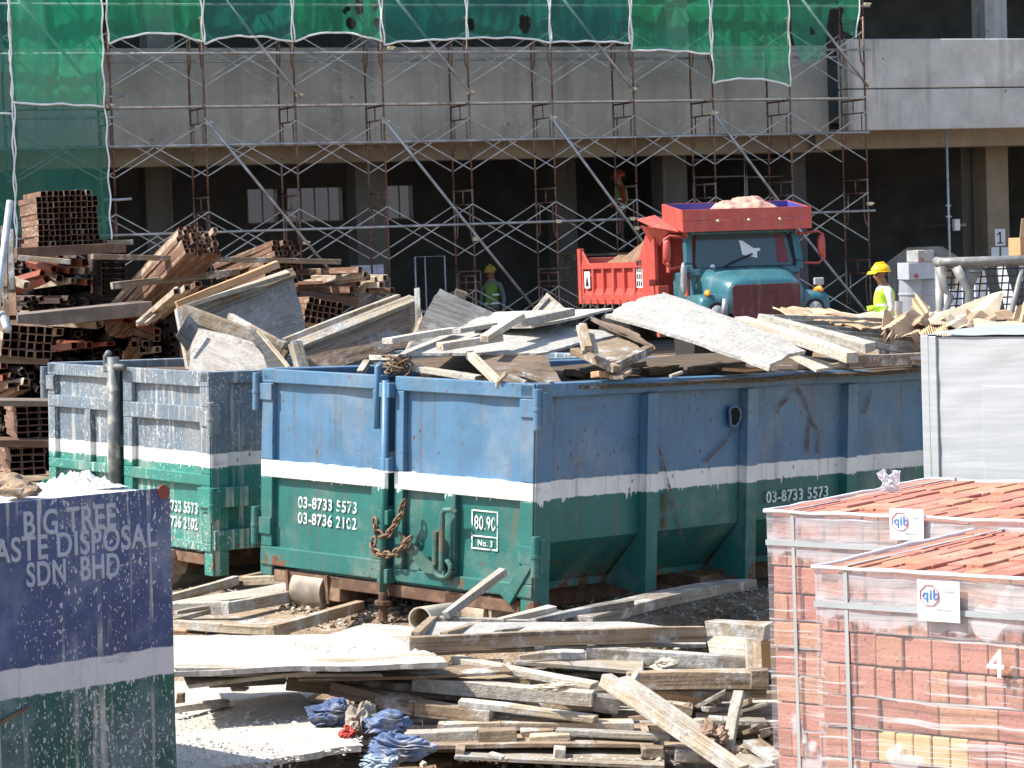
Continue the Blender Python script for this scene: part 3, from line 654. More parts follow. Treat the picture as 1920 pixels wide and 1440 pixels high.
# centre locking gear
lk = MB(); lx = -.015
lk.tube([(lx, -.035, .12), (lx, -.035, 1.5)], .024, 12).tube([(lx-.075, -.03, 1.2), (lx-.075, -.03, 1.58), (lx-.06, -.01, 1.6)], .02, 10)
lk.build('locking_bar', PM, B1.root, smooth=True)
for z in (.3, .66, .98, 1.44): MB().box(lx-.045, lx+.045, -.05, .03, z-.045, z+.045).build('bar_bracket', PM, B1.root, bevel=.005)
m = MB(); m.tube([(lx, -.035, .02), (lx, -.035, .2)], .03).tube([(lx, -.035, .12), (lx, -.035, .15)], .055)
m.build('bar_foot', RUST, B1.root, bevel=.005)
m = MB(); h0 = B1.hit(828, 1060, 1, -.05); ht = B1.hit(830, 965, 1, -.05)
m.tube([(h0.x, -.05, h0.z-.03), (h0.x, -.05, ht.z), (h0.x+.02, -.05, ht.z+.03), (h0.x+.08, -.05, ht.z+.035), (h0.x+.1, -.04, ht.z+.02)], .017, 8)
m.tube([(h0.x-.055, -.05, h0.z), (h0.x-.05, -.05, h0.z+.2)], .019, 8)
m.tube([V((h0.x-.01+cos(a)*.07, -.03, h0.z-.02+sin(a)*.055)) for a in [2*pi*i/16 for i in range(17)]], .018, 8, False)
c1 = B1.hit(745, 1005, 1, -.03); c2 = B1.hit(805, 1062, 1, -.03)
m.prism([c1+V((0, 0, .03)), c1+V((.1, 0, -.02)), c2+V((.0, 0, .03)), c2+V((.12, 0, .03)), c2+V((.14, 0, -.05)), c2+V((-.05, 0, -.04)), c1+V((.04, 0, -.06))], (0, .012, 0))
m.build('handle', plain('worn_green_iron', (.05, .12, .1), .6, .2, .3, 8, dirt=(.2, .12, .07)), B1.root, smooth=False)
CH = plain('rusty_chain', (.2, .125, .08), .7, .4, .4, 20)
def hp(x, y): return B1.hit(x, y, 1, -.06)
chain('chain', [hp(756, 946), hp(750, 968), hp(738, 988), hp(728, 1002), hp(718, 1006), hp(706, 996), hp(702, 972)], B1.root, CH)
chain('chain', [hp(766, 1012), hp(752, 1030), hp(736, 1040), hp(720, 1040), hp(704, 1036), hp(698, 1022), hp(704, 1008)], B1.root, CH)
# side details: hinge straps, black hole disc, text, floor
for z in (1.36, .54): MB().box(1.176, 1.184, .0, .14, z-.05, z+.05).build('hinge_strap', PM, B1.root, bevel=.003)
xs_ = 1.175-.07
h = B1.hit(1370, 780, 0, xs_); m = MB(); rim = MB(); pts = []; po = []
for k in range(14):
    a = 2*pi*k/14; pts.append(V((xs_+.02, h.y+.058*cos(a)*(1+.2*sin(3*a+1)), h.z+.075*sin(a)*(1+.15*cos(2*a)))))
m.prism(pts, (.008, 0, 0)).build('hole_disc', plain('hole_black', (.004, .004, .004), 1.), B1.root)  # flat black disc paints the dark of a torn hole
rim.tube([p+V((.012, 0, 0)) for p in pts]+[pts[0]+V((.012, 0, 0))], [.004+.008*abs(sin(k*1.7)) for k in range(15)], 6, False).build('bent_lip', PM, B1.root)
a = B1.hit(1437, 943, 0, xs_+.02); b = B1.hit(1553, 936, 0, xs_+.02)
o = lettering('lettering', '03-8733 5573', .105, M.Identity(4), STEN, B1.root, bold=.002); w = max(v.co.x for v in o.data.vertices)
o.data.transform(SIDE(a.y, a.z, xs_+.016) @ M.Diagonal(((b.y-a.y)/w, 1, 1, 1)))
t = NT('rust_stain', .9); tr = t.n('BsdfTransparent'); mm = t.n('MixShader', {0: t.step(t.noise(14, 6, rough=.7), .35, .62)}); t.t.links.new(tr.outputs[0], mm.inputs[1]); t.t.links.new(t.b.outputs[0], mm.inputs[2]); t.t.links.new(mm.outputs[0], t.out.inputs[0]); t.put(t.b, 'Base Color', (.13, .06, .035, 1)); RSM = t.m
rs = MB()
for path, r in (([(1487, 727), (1480, 745), (1463, 762), (1457, 775)], .012), ([(1496, 727), (1508, 748), (1520, 780), (1517, 800), (1514, 850)], .018), ([(1520, 785), (1533, 805), (1534, 850)], .012), ([(1380, 805), (1350, 840), (1322, 866)], .012), ([(1634, 730), (1630, 750), (1622, 775)], .012), ([(1612, 735), (1604, 745)], .01), ([(1216, 760), (1226, 800)], .014), ([(1234, 835), (1245, 870), (1262, 940), (1282, 1015)], .012), ([(1248, 925), (1246, 1005)], .022)):
    P = [B1.hit(x, y, 0, xs_+.017) for x, y in path]; rs = MB()
    for k in range(len(P)-1):
        d = (P[k+1]-P[k]); sd = V((0, -d.z, d.y)).normalized()
        rs.add([P[k]+sd*r*.8, P[k]-sd*r, P[k+1]-sd*r*.8, P[k+1]+sd*r], [(0, 1, 2, 3)])
    rs.build('rust_stain', RSM, B1.root)


# ---------------- middle left bin
SLATE = (.12, .16, .20)
PD = binpaint('slate_white_green_paint', SLATE, (.03, .185, .15), .955, .86, splat=.6, rust=.32, dust=.75, streak=.4, dens=.8)
B2 = Bin((-2.095, 18.188, 1.552), (-.026, .0139, -.8833), 2.254, 4.0, -1.53, 'dirty slate blue skip bin spattered with cement, behind the big blue one')
body(B2, PD, (.95, 1.9, 2.9, 3.7), wheels=((.45, .0, .13, .26, MUD), (-.6, .1, .13, .26, MUD)), fold=(.4, .12))
H2 = B2.top
zz = lambda py, px=330: B2.hit(px, py, 1, 0).z
r1 = (zz(768), zz(748)); gr = (zz(905), zz(888))
d2l = door(B2, PD, -1.12, -.16, ((H2-.09, H2-.002), (1.2, 1.29), (.74, .81), (.27, .33)), ((-1.119, -1.02, .331, .739), (-1.119, -1.02, .811, 1.199), (-1.119, -1.02, 1.291, H2-.091), (-.58, -.5, .331, .739), (-.58, -.5, .811, 1.199), (-.23, -.161, .331, .739), (-.23, -.161, .811, 1.199), (-.23, -.161, 1.291, H2-.091)))
d2r = door(B2, PD, -.03, 1.12, ((H2-.11, H2-.002), (1.17, 1.28), (.73, .81), (.27, .33)), ((-.029, .09, .331, .729), (-.029, .09, .811, 1.169), (-.029, .09, 1.281, H2-.111), (1.0, 1.119, .331, .729), (1.0, 1.119, .811, 1.169), (1.0, 1.119, 1.281, H2-.111)), hinge_side=1, hinges=(1.2, .6), label='right door with two phone number lines')
m = MB().tube([(-.095, -.035, .3), (-.095, -.035, 1.6)], .045, 12).tube([(-.1, -.03, 1.5), (-.2, -.03, 1.5), (-.2, -.03, 1.6), (-.16, -.03, 1.63)], .025, 8).tube([(-.2, -.03, 1.53), (.08, -.05, 1.53)], .025, 8)
m.build('locking_bar', plain('dull_dirty_iron', (.12, .13, .135), .6, .3, .4, 7, dirt=(.4, .37, .3)), B2.root, smooth=True)
MB().box(1.0, 1.155, -.03, .3, .58, .72).box(1.05, 1.15, .02, .36, .28, .42).build('strap', PD, B2.root, bevel=.006)
for txt, py in (('03-8733 5573', 952), ('03-8736 2102', 981)):
    a = B2.hit(318, py, 1, .04); b = B2.hit(372, py, 1, .04)
    o = lettering('lettering', txt, .11, M.Identity(4), STEN, d2r, bold=.003); w = max(v.co.x for v in o.data.vertices); f = (b.x-a.x)/(w*.72)
    o.data.transform(FACE(b.x-w*f, a.z-.02, .036) @ M.Diagonal((f, 1, 1, 1)))

# ---------------- near left bin
NAVY = (.042, .07, .165)
PN = binpaint('navy_white_green_paint', NAVY, (.012, .09, .075), .763, .649, splat=.68, dens=.8, rust=.3, dust=.65, white=(.56, .57, .58), streak=.35, dustc=(.3, .34, .42))
B3 = Bin((-1.443, 10.844, 1.425), (-.0176, .001, -.7688), 2.2, .01, -1.425, 'near skip bin in navy, white and green, covered in white splashes, at the lower left')
W3, L3, HH = 2.2, 3.6, 1.425
m = MB()
m.sheet(lambda u, v: V((1.1+.012*nz((u*3, v, 3), 1.2), -L3+L3*u, HH-.004-(HH-.09)*v)), 30, 14, .02)
m.box(-1.1, -1.08, -L3, 0, .09, HH-.02).box(-1.08, 1.08, -.02, -.002, .09, HH-.02).box(-1.08, 1.08, -L3, -L3+.02, .09, HH-.02).box(-1.08, 1.08, -L3+.02, -.02, .15, .2)
m.build('side_wall', PN, B3.root)
m = MB()
for x in (-.5, .5): m.box(x-.07, x+.07, -L3, 0, .02, .15)
m.build('skid_rail', RUST, B3.root)
h = B3.hit(301, 922, 0, 1.1); MB().tube([(1.112, h.y, h.z), (1.121, h.y, h.z)], .03, 14).build('rusty_bolt', plain('red_rust', (.2, .06, .035), .9), B3.root)
m = MB(); m.tube([B3.hit(0, 1356, 0, 1.125), B3.hit(35, 1335, 0, 1.125), B3.hit(55, 1325, 0, 1.123)], .006).build('wire', RUST, B3.root)
for txt, pa, pb, sz in (('BIG TREE', (38, 1006), (213, 980), .14), ('WASTE DISPOSAL', (-62, 1062), (290, 1022), .135), ('SDN  BHD', (45, 1100), (220, 1072), .135)):
    for mt, bold, xx in ((SPRAYD, .012, 1.106), (FADED, .0035, 1.1165)):
        a = B3.hit(*pa, 0, 1.1); b = B3.hit(*pb, 0, 1.1)
        o = lettering('lettering', txt, sz, M.Identity(4), mt, B3.root, bold=bold, depth=.0007); xs0 = [v.co.x for v in o.data.vertices]; w = max(xs0)
        o.data.transform(SIDE(a.y, a.z, xx) @ M.Diagonal(((b.y-a.y)/w, 1, 1, 1)))
PLS = plain('white_plaster_waste', (.72, .72, .7), .95, var=.12, scale=14, dirt=(.55, .5, .44))
def heap(u, v):
    x = -1.085+2.17*v; y = -L3+.01+(L3-.02)*u; e = min(u*6, (1-u)*6, v*5, (1-v)*5, 1)
    z = HH-.022+e*(.03+.035*nz((x, y, 1), 3)+.02*nz((x, y, 2), 9))
    return V((x, y, z))
hp_ = MB().sheet(heap, 60, 40); 
ld = hp_.build('plaster_waste', PLS, None, B3.P); tag(ld, 'white plaster waste filling the near bin to its rim', 'plaster waste')
c = V((.72, -.17, HH+.012))
def lump(name, label, mw, r, mat, cat, amp=.35, fr=2.5, kind=None, sub=3, sx=(1, 1, 1), parent=None):
    bm = bmesh.new(); bmesh.ops.create_icosphere(bm, subdivisions=sub, radius=1.); s = rnd.random()*70; me = bpy.data.meshes.new(name)
    for v in bm.verts:
        p = v.co.copy(); k = 1+amp*nz((p.x, p.y, p.z+s), fr)+amp*.5*nz((p.x, p.y, p.z+s), fr*2.7); v.co = V((p.x*sx[0], p.y*sx[1], p.z*sx[2]))*r*k
    bm.to_mesh(me); bm.free(); me.materials.append(mat); o = bpy.data.objects.new(name, me); COL.objects.link(o); o.matrix_world = mw; return tag(o, label, cat, kind=kind)
def mound(u, v):
    x = (u-.5)*.3; y = (v-.5)*.3; e = max(0, 1-(2*u-1)**2)*max(0, 1-(2*v-1)**2)
    return V((x, y, -.02+.05*e**1.2*(1+.5*nz((x, y, 2), 6))+.035*e**.5*abs(nz((x, y, 4), 22))+.022*e**.5*nz((x, y, 8), 55)))
tag(MB().sheet(mound, 60, 46).build('plaster_heap', PLS, None, B3.P @ M.Translation(c)), 'crumbled white plaster heap at the back of the near bin', 'plaster')
for i, (px, py, k, lb) in enumerate(((12, 910, .09, 'brown broken clod at the back edge of the near bin'), (40, 918, .07, 'small flat brown shard beside the clod on the near bin'))):
    c = B3.hit(px, py, 2, HH+.03); lump('clod', lb, B3.P @ M.Translation(c), k, plain('brown_clod', (.25, .18, .12), .95), 'clod', .5, 2, sub=3, sx=(1.2, 1, .5))
a = B3.hit(0, 922, 2, HH+.05); b = B3.hit(42, 921, 2, HH+.05)
p = MB().beam(B3.P @ a, B3.P @ b, .03, .02).build('stick', WOOD['tan']); tag(p, 'thin wooden stick lying on the plaster in the near bin', 'stick')
# ================================================================ load in the middle bin
panel('tall white faced formwork panel leaning out of the slate bin', [(338, 586, 19.9), (546, 508, 20.3), (574, 628, 20.2), (372, 712, 19.7)], .02, 'grime', [(0, .06, .07, 'tan')])
plank('pale batten along the top of the tall white formwork panel', (340, 580), (546, 512), 9, .1, 'pale', 19.75, 20.1, cat='batten')
plank('orange plywood edge topping the tall white formwork panel', (333, 572), (524, 495), 14, .06, 'orange', 20.0, 20.35, cat='batten', ragged=.1)
plank('cement streaked rail slanting across the front of the slate bin load', (340, 584), (532, 655), 26, .06, 'tan', 19.2, 18.9, cat='rail')
plank('upright pale rail at the left corner of the slate bin load', (328, 578), (352, 700), 15, .1, 'pale', 19.3, 19.1, cat='rail')
panel('grey plywood sheet inside the box frame on the slate bin', [(366, 606, 19.25), (476, 646, 18.95), (520, 700, 18.7), (352, 705, 18.8)], .018, 'grime')
panel('dark film faced offcut propped at the left corner of the slate bin load', [(352, 590, 19.05), (372, 612, 19.05), (352, 660, 18.9), (330, 630, 18.9)], .02, 'black', n=4)
panel('narrow dark film faced strip leaning beside the blue bin corner', [(472, 622, 18.75), (482, 618, 18.75), (536, 692, 18.4), (506, 700, 18.4)], .02, 'black', n=4)
plank('pale edge of the narrow dark strip by the blue bin corner', (480, 620), (538, 690), 4, .03, 'pale', 18.7, 18.35, cat='batten')
plank('wide tan board sloping behind the narrow dark strip', (424, 598), (534, 658), 22, .05, 'tan', 19.5, 19.1)
plank('short brown board end under the wide tan one', (505, 645), (535, 668), 18, .05, 'brown', 18.95, 18.9)
panel('mottled brown formwork panel standing on edge between the two bins', [(548, 648, 19.0), (764, 562, 19.7), (776, 650, 19.5), (562, 712, 18.8)], .02, 'mottled', [(0, .06, .07, 'pale')])
plank('cream top rail of the mottled brown formwork panel', (536, 640), (752, 557), 11, .05, 'pale', 19.0, 19.7, cat='rail')
plank('pale end rail at the left of the mottled brown formwork panel', (543, 642), (562, 708), 20, .08, 'pale', 18.85, 18.75, cat='rail')
plank('grey upright stick at the right end of the mottled panel', (777, 541), (780, 622), 13, .04, 'grey', 19.4, 19.3, cat='stick')
panel('pale triangular offcut behind the upright stick', [(764, 556, 19.7), (785, 560, 19.7), (794, 604, 19.6), (768, 640, 19.5)], .02, 'tan', n=4)
plank('twisted splintered root beside the upright stick', (795, 596), (766, 662), 6, .03, 'tan', 18.9, 18.4, cat='stick', ragged=1)
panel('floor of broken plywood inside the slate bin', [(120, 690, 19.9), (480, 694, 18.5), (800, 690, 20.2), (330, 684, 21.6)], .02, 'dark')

# ================================================================ load in the main bin
panel('dark stained plywood sheet standing slanted at the back of the blue bin', [(822, 544, 18.3), (925, 590, 18.2), (860, 672, 17.3), (762, 662, 17.4)], .018, 'sooty')
panel('large white cement coated sheet on top of the blue bin load', [(752, 668, 16.3), (905, 598, 17.3), (1168, 627, 17.0), (998, 669, 16.0)], .016, 'white', sag=.01, ragged=.03)
panel('second white cement coated sheet tilted over the first', [(880, 618, 16.8), (930, 590, 17.5), (1152, 581, 17.5), (1000, 617, 16.6)], .016, 'white', ragged=.02)
panel('shattered white sheet with torn edge hanging to the right of the blue bin load', [(1134, 596, 17.2), (1246, 552, 18.5), (1506, 662, 16.9), (1440, 693, 16.2)], .022, 'white', sag=.035, ragged=.03)
plank('long whitewashed plank crossing the blue bin load', (735, 640), (862, 619), 11, .08, 'cement', 16.1, 16.7)
plank('whitewashed plank continuing beside the long one, further right', (862, 622), (936, 608), 9, .07, 'cement', 16.5, 16.8)
plank('thick pale offcut lying on the white sheet', (830, 651), (945, 634), 14, .09, 'pale', 15.9, 16.1)
plank('pale short board tilted up on the white sheets', (916, 636), (986, 594), 13, .06, 'pale', 15.9, 16.4)
plank('cement coated beam resting on the second white sheet', (986, 606), (1080, 584), 15, .1, 'cement', 16.4, 16.9, cat='beam')
panel('pale triangular board piece poking up at the back of the blue bin', [(998, 590, 17.8), (1026, 553, 18.0), (1060, 582, 17.8), (1040, 592, 17.7)], .02, 'pale', n=5)
plank('grey stick crossed over the triangular board piece', (1004, 592), (1032, 560), 9, .04, 'grey', 17.7, 17.9, cat='stick')
plank('pale chock standing up behind the dark slanted sheet', (852, 548), (876, 556), 14, .08, 'tan', 18.4, 18.4, cat='chock')
plank('small nailed upright block on the white sheet', (1084, 611), (1096, 656), 15, .05, 'tan', 15.9, 15.7, cat='block')
plank('pale backing strip of the small nailed block', (1080, 612), (1092, 662), 9, .03, 'pale', 16.0, 15.75, cat='block')
plank('second pale strip beside the small nailed block', (1103, 622), (1113, 662), 8, .03, 'pale', 15.95, 15.75, cat='block')
panel('clean tan plywood of the overturned tray at the right of the blue bin front', [(1108, 648, 16.6), (1178, 634, 16.9), (1206, 668, 16.5), (1150, 690, 15.9)], .018, 'tan')
plank('brown rail of the overturned tan tray, lower left side', (1068, 658), (1150, 694), 13, .06, 'brown', 16.2, 15.7, cat='rail')
plank('brown rail of the overturned tan tray, right side', (1152, 692), (1226, 655), 16, .06, 'brown', 15.75, 16.4, cat='rail')
panel('reddish brown torn sheet behind the tan tray', [(1100, 596, 17.2), (1180, 620, 16.9), (1228, 655, 16.5), (1150, 622, 16.8)], .016, 'mottled', ragged=.03)
panel('shaded brown sheet hanging under the white one at the front of the blue bin', [(878, 664, 16.2), (1022, 672, 16.0), (1058, 728, 15.5), (926, 722, 15.6)], .018, 'mottled')
plank('pale splintered rail down the left of the shaded brown sheet', (872, 664), (932, 722), 14, .05, 'pale', 16.0, 15.45, cat='rail', ragged=1)
plank('dark brown board crossing the shaded sheet', (958, 694), (1030, 720), 9, .04, 'brown', 15.65, 15.4)
plank('small pale crossed stick on the rim of the blue bin, left of the dark board', (930, 716), (948, 698), 7, .03, 'pale', 15.45, 15.4, cat='stick')
plank('small pale stick lying along the rim of the blue bin', (940, 702), (985, 718), 7, .03, 'pale', 15.5, 15.4, cat='stick')
plank('broken pale board with splintered end lying on the door rim', (760, 690), (892, 711), 11, .07, 'cement', 16.25, 15.75, ragged=1.2)
plank('pale frame top piece beside the centre lock of the blue bin', (690, 671), (757, 671), 10, .07, 'tan', 16.9, 16.6, cat='rail')
plank('sloping pale leg of the small frame by the centre lock', (682, 700), (696, 676), 10, .05, 'pale', 16.75, 16.85, cat='rail')
plank('brown strip beneath the small frame by the centre lock', (700, 684), (758, 688), 9, .05, 'brown', 16.7, 16.5)
rt = MB(); rc = at(744, 686, 16.2)
for k in range(26):
    d_ = V((rnd.gauss(0, 1), rnd.gauss(0, .6), rnd.gauss(0, .8))).normalized(); q_ = rc+V((rnd.gauss(0, .03), rnd.gauss(0, .02), rnd.gauss(0, .025)))
    rt.tube([q_+d_*t_*.07+V((.03*sin(t_*5+k), .02*cos(t_*4+k), .03*sin(t_*3+2*k))) for t_ in [j/6-.5 for j in range(7)]], [.004+.006*rnd.random() for j in range(7)], 5)
tag(rt.build('root_clump', plain('root_brown', (.2, .13, .08), .9, var=.5, scale=30), smooth=True), 'knotted clump of brown roots on top of the door lock', 'roots')
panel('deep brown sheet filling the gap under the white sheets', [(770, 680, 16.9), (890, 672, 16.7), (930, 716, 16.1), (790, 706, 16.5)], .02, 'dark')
panel('broken little tan board leaning on the side rim of the blue bin', [(1144, 712, 15.75), (1168, 690, 16.0), (1188, 694, 16.0), (1166, 712, 15.7)], .02, 'tan', ragged=.02, n=5)
plank('reddish splintered block beside the little tan board', (1120, 702), (1158, 704), 12, .07, 'orange', 15.75, 15.85, cat='block', ragged=1.5)
plank('pale stick angled over the side rim of the blue bin', (1258, 706), (1283, 697), 5, .03, 'pale', 16.25, 16.3, cat='stick')
plank('flat reddish board under the torn white sheet edge', (1400, 694), (1448, 692), 6, .2, 'orange', 16.6, 16.8)
panel('white smeared board sloping down to the side rim', [(1478, 672, 17.4), (1498, 670, 17.5), (1562, 692, 17.2), (1530, 698, 17.1)], .02, 'cement')
plank('long weathered beam lowest of the slanting pair', (1376, 602), (1588, 672), 19, .1, 'cement', 17.9, 16.9, cat='beam', ragged=.8)
plank('long weathered beam uppermost of the slanting pair', (1418, 597), (1624, 653), 17, .1, 'cement', 18.2, 17.3, cat='beam', ragged=.9)
plank('dark brown beam end running to the white pallet', (1592, 679), (1750, 672), 22, .09, 'brown', 17.15, 17.9, cat='beam')
for i in range(6):
    x0 = 1450+32*i; y0 = 594+9.5*i
    plank('slat of the pallet frame lying behind the slanting beams', (x0, y0), (1752, 603+12.5*i), 8+i*.6, .05, 'grey', 18.5-.16*i, 19.3-.22*i, cat='slat', group='slats of the pallet frame in the blue bin')
plank('white topped plank along the lower edge of the pallet frame', (1628, 668), (1752, 672), 6, .16, 'white', 17.5, 17.8)
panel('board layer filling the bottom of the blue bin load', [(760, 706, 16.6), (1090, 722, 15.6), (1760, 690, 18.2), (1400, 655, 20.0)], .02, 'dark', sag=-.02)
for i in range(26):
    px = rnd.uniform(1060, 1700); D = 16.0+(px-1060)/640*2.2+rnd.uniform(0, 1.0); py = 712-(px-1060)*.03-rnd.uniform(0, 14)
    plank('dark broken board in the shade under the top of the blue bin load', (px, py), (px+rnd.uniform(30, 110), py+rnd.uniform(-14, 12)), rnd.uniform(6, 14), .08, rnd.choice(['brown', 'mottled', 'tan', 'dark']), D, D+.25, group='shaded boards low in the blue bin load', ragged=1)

# ================================================================ foreground heap
panel('flat plywood tray floor beyond the heap, left of the roller', [(322, 1140), (556, 1108), (560, 1088), (322, 1128)], .02, 'cement', z=.16)
plank('back rail of the plywood tray left of the roller', (322, 1124), (450, 1088), 17, .05, 'pale', 17.0, 17.6, cat='rail')
plank('short back rail of the plywood tray, nearest the roller', (452, 1090), (560, 1086), 16, .05, 'pale', 17.6, 17.5, cat='rail')
plank('upper corner rail of the plywood tray behind the roller', (454, 1086), (520, 1071), 8, .05, 'tan', 17.7, 18.1, cat='rail')
plank('front rail of the plywood tray, left half', (318, 1143), (432, 1140), 24, .06, 'cement', 16.3, 16.3, cat='rail')
plank('front rail of the plywood tray, half by the roller', (428, 1142), (560, 1116), 22, .06, 'pale', 16.25, 16.8, cat='rail')
plank('splintered strip lying before the plywood tray', (320, 1166), (398, 1146), 9, .08, 'tan', 15.7, 16.1, ragged=1)
plank('small pale stick on the splintered strip', (330, 1150), (396, 1138), 6, .04, 'pale', 15.9, 16.1, cat='stick')
panel('tray floor with gravel on it, before the roller', [(322, 1172), (512, 1184), (600, 1140), (430, 1128)], .015, 'tan', z=.1)
plank('left rail of the gravelly tray', (320, 1172), (516, 1184), 17, .06, 'pale', 15.3, 15.0, cat='rail')
plank('brown right rail of the gravelly tray running under the blue bin', (514, 1186), (684, 1136), 21, .06, 'tan', 15.0, 16.3, cat='rail')
plank('orange brown timber end under the gravelly tray at the navy bin edge', (320, 1186), (350, 1186), 8, .1, 'orange', 15.2, 15.2, cat='timber')
# big white sheets
panel('broad white cement dusted sheet on top of the heap, left half', [(318, 1258, 12.5), (842, 1242, 12.75), (720, 1192, 13.75), (322, 1194, 13.8)], .025, 'white', ragged=.025, rough=.02)
panel('white topped formwork tray in the middle of the heap', [(556, 1204), (800, 1212), (790, 1176), (690, 1168)], .02, 'white')
plank('concrete crusted front rail of the white topped tray', (553, 1209), (800, 1216), 24, .06, 'cement', 13.9, 13.9, cat='rail')
plank('thick split edge of the broad white sheet', (322, 1261), (842, 1246), 8, .25, 'pale', 12.52, 12.77, ragged=1)
plank('grey underlay strip below the broad white sheet', (328, 1268), (720, 1263), 7, .5, 'grey', 12.62, 12.8, ragged=.8)
plank('pale strip with nails sticking out from under the broad white sheet', (345, 1277), (600, 1273), 8, .35, 'pale', 12.6, 12.75, ragged=1)
plank('thin warped lath beneath the broad white sheet', (560, 1276), (960, 1260), 6, .3, 'brown', 12.75, 12.95, cat='lath')
# right tray
plank('long brown front rail of the right tray, patched with cement', (766, 1211), (1325, 1190), 29, .05, 'tan', 13.1, 13.6, cat='rail', ragged=.3, bend=.01)
panel('cement white floor of the right tray', [(770, 1205), (1320, 1184), (1180, 1166), (800, 1166)], .018, 'white', z=.33)
plank('back rail of the right tray, crusted grey', (800, 1164), (1140, 1178), 17, .05, 'cement', 14.6, 14.5, cat='rail')
plank('first cross rail of the right tray, by the pipe', (788, 1193), (822, 1162), 15, .05, 'tan', 13.6, 14.5, cat='rail')
plank('second cross rail of the right tray, tan with nails', (842, 1192), (908, 1170), 15, .05, 'tan', 13.6, 14.4, cat='rail')
plank('third cross rail of the right tray, greyer', (942, 1188), (1028, 1174), 13, .05, 'grey', 13.7, 14.3, cat='rail')
plank('fourth thin cross strip of the right tray', (1090, 1184), (1165, 1175), 7, .05, 'pale', 13.8, 14.3, cat='rail')
panel('white sheet edge sticking out under the long brown rail', [(1000, 1212, 13.6), (1326, 1207, 13.9), (1320, 1196, 14.3), (1000, 1200, 14.2)], .018, 'white')
plank('sagging plywood edge below the long brown rail', (780, 1228), (1150, 1214), 7, .4, 'brown', 13.5, 13.8, ragged=1)
# right block group
plank('square tan beam end at the right of the heap by the bricks', (1318, 1180), (1438, 1188), 30, .12, 'tan', 13.7, 13.5, cat='beam', ragged=1)
panel('olive grey plywood piece below the square tan beam', [(1326, 1196, 13.65), (1412, 1202, 13.5), (1408, 1240, 13.4), (1338, 1234, 13.5)], .02, 'ply')
plank('upright block closing the gap beside the bricks', (1426, 1202), (1430, 1268), 32, .08, 'tan', 13.3, 13.2, cat='block')
plank('grey cement stained beam running under the long brown rail', (1098, 1228), (1408, 1248), 28, .08, 'grey', 13.4, 13.3, cat='beam')
plank('curved grey strip with crusted top, left of the grey beam', (972, 1239), (1098, 1234), 17, .1, 'grey', 13.4, 13.4, bend=.015)
plank('thin long board with torn edge below the grey beam', (960, 1248), (1212, 1258), 8, .2, 'pale', 13.2, 13.2, ragged=1)
plank('slanting pale plank from the white sheet to the beige beam', (842, 1238), (1110, 1290), 13, .09, 'cement', 13.2, 12.85, ragged=.4)
plank('heavy beige beam with a dark end, right of the heap', (1172, 1281), (1442, 1277), 33, .1, 'tan', 12.9, 12.9, cat='beam', ragged=.5)
plank('dark wet end block of the heavy beige beam', (1406, 1276), (1444, 1276), 36, .1, 'brown', 12.88, 12.88, cat='block')
plank('short pale strut leaning on the heavy beige beam', (1184, 1296), (1202, 1264), 12, .04, 'pale', 12.75, 12.8, cat='strut')
plank('brown strip under the heavy beige beam', (1190, 1302), (1440, 1302), 15, .08, 'tan', 12.95, 12.95)
plank('narrow brown slat below the brown strip', (1110, 1312), (1300, 1304), 14, .08, 'brown', 12.95, 12.95, cat='slat')
# middle layers
plank('thick cement plastered beam in the middle of the heap', (770, 1283), (1112, 1314), 27, .1, 'cement', 12.95, 12.75, cat='beam', ragged=.6)
plank('dark peeling end block of the plastered beam', (1112, 1318), (1162, 1328), 30, .1, 'grime', 12.8, 12.8, cat='block')
plank('second shaded beam under the plastered one', (640, 1284), (860, 1302), 28, .1, 'brown', 13.0, 12.95, cat='beam')
plank('long brown beam in deep shade under the white sheet', (534, 1282), (660, 1296), 24, .1, 'brown', 13.05, 13.0, cat='beam')
plank('grey brown beam crossing behind the blue cloth', (616, 1294), (778, 1328), 26, .1, 'brown', 12.9, 12.75, cat='beam')
plank('jointed beam end right of the blue cloth', (776, 1330), (918, 1348), 25, .1, 'tan', 12.75, 12.65, cat='beam')
plank('sunlit slanting plank under the plastered beam', (856, 1320), (1116, 1352), 13, .09, 'pale', 12.7, 12.55)
plank('long flat board with crumbs along its top', (820, 1366), (1190, 1362), 15, .1, 'pale', 12.6, 12.6)
plank('pale squared timber at the right of the blue cloth', (756, 1388), (900, 1382), 25, .1, 'cement', 12.45, 12.45, cat='timber')
plank('clean tan block on the bottom board', (896, 1383), (970, 1380), 23, .09, 'tan', 12.4, 12.4, cat='block')
plank('tan slat behind the clean block', (975, 1378), (1040, 1376), 14, .08, 'tan', 12.5, 12.5, cat='slat')
plank('low block in front of the tan slat', (990, 1388), (1072, 1384), 12, .09, 'pale', 12.4, 12.4, cat='block')
plank('pale batten ending at the big diagonal beam', (1040, 1374), (1258, 1384), 12, .07, 'cement', 12.45, 12.35, cat='batten')
plank('brown edged plywood strip near the bottom of the heap', (768, 1406), (1228, 1396), 8, .5, 'tan', 12.35, 12.35, ragged=.5)
plank('bottom plywood edge with white crumbs on it', (850, 1428), (1248, 1432), 7, .5, 'pale', 12.2, 12.15, ragged=1)
for x, y, w_, h_ in ((862, 1414, 20, 22), (1050, 1414, 26, 20), (1224, 1412, 48, 20), (1310, 1418, 90, 22)):
    plank('little spacer block between the lowest two boards', (x-w_/2, y), (x+w_/2, y+2), h_, .1, 'tan', 12.25, 12.25, cat='block', group='spacer blocks low in the heap')
plank('splintered chip curled up on the bottom board', (908, 1414), (946, 1424), 6, .05, 'pale', 12.15, 12.1, cat='chip', ragged=1.5)
plank('big pale diagonal beam lying over the right of the heap', (1122, 1274), (1385, 1452), 26, .07, 'pale', 12.5, 11.85, cat='beam', ragged=.6)
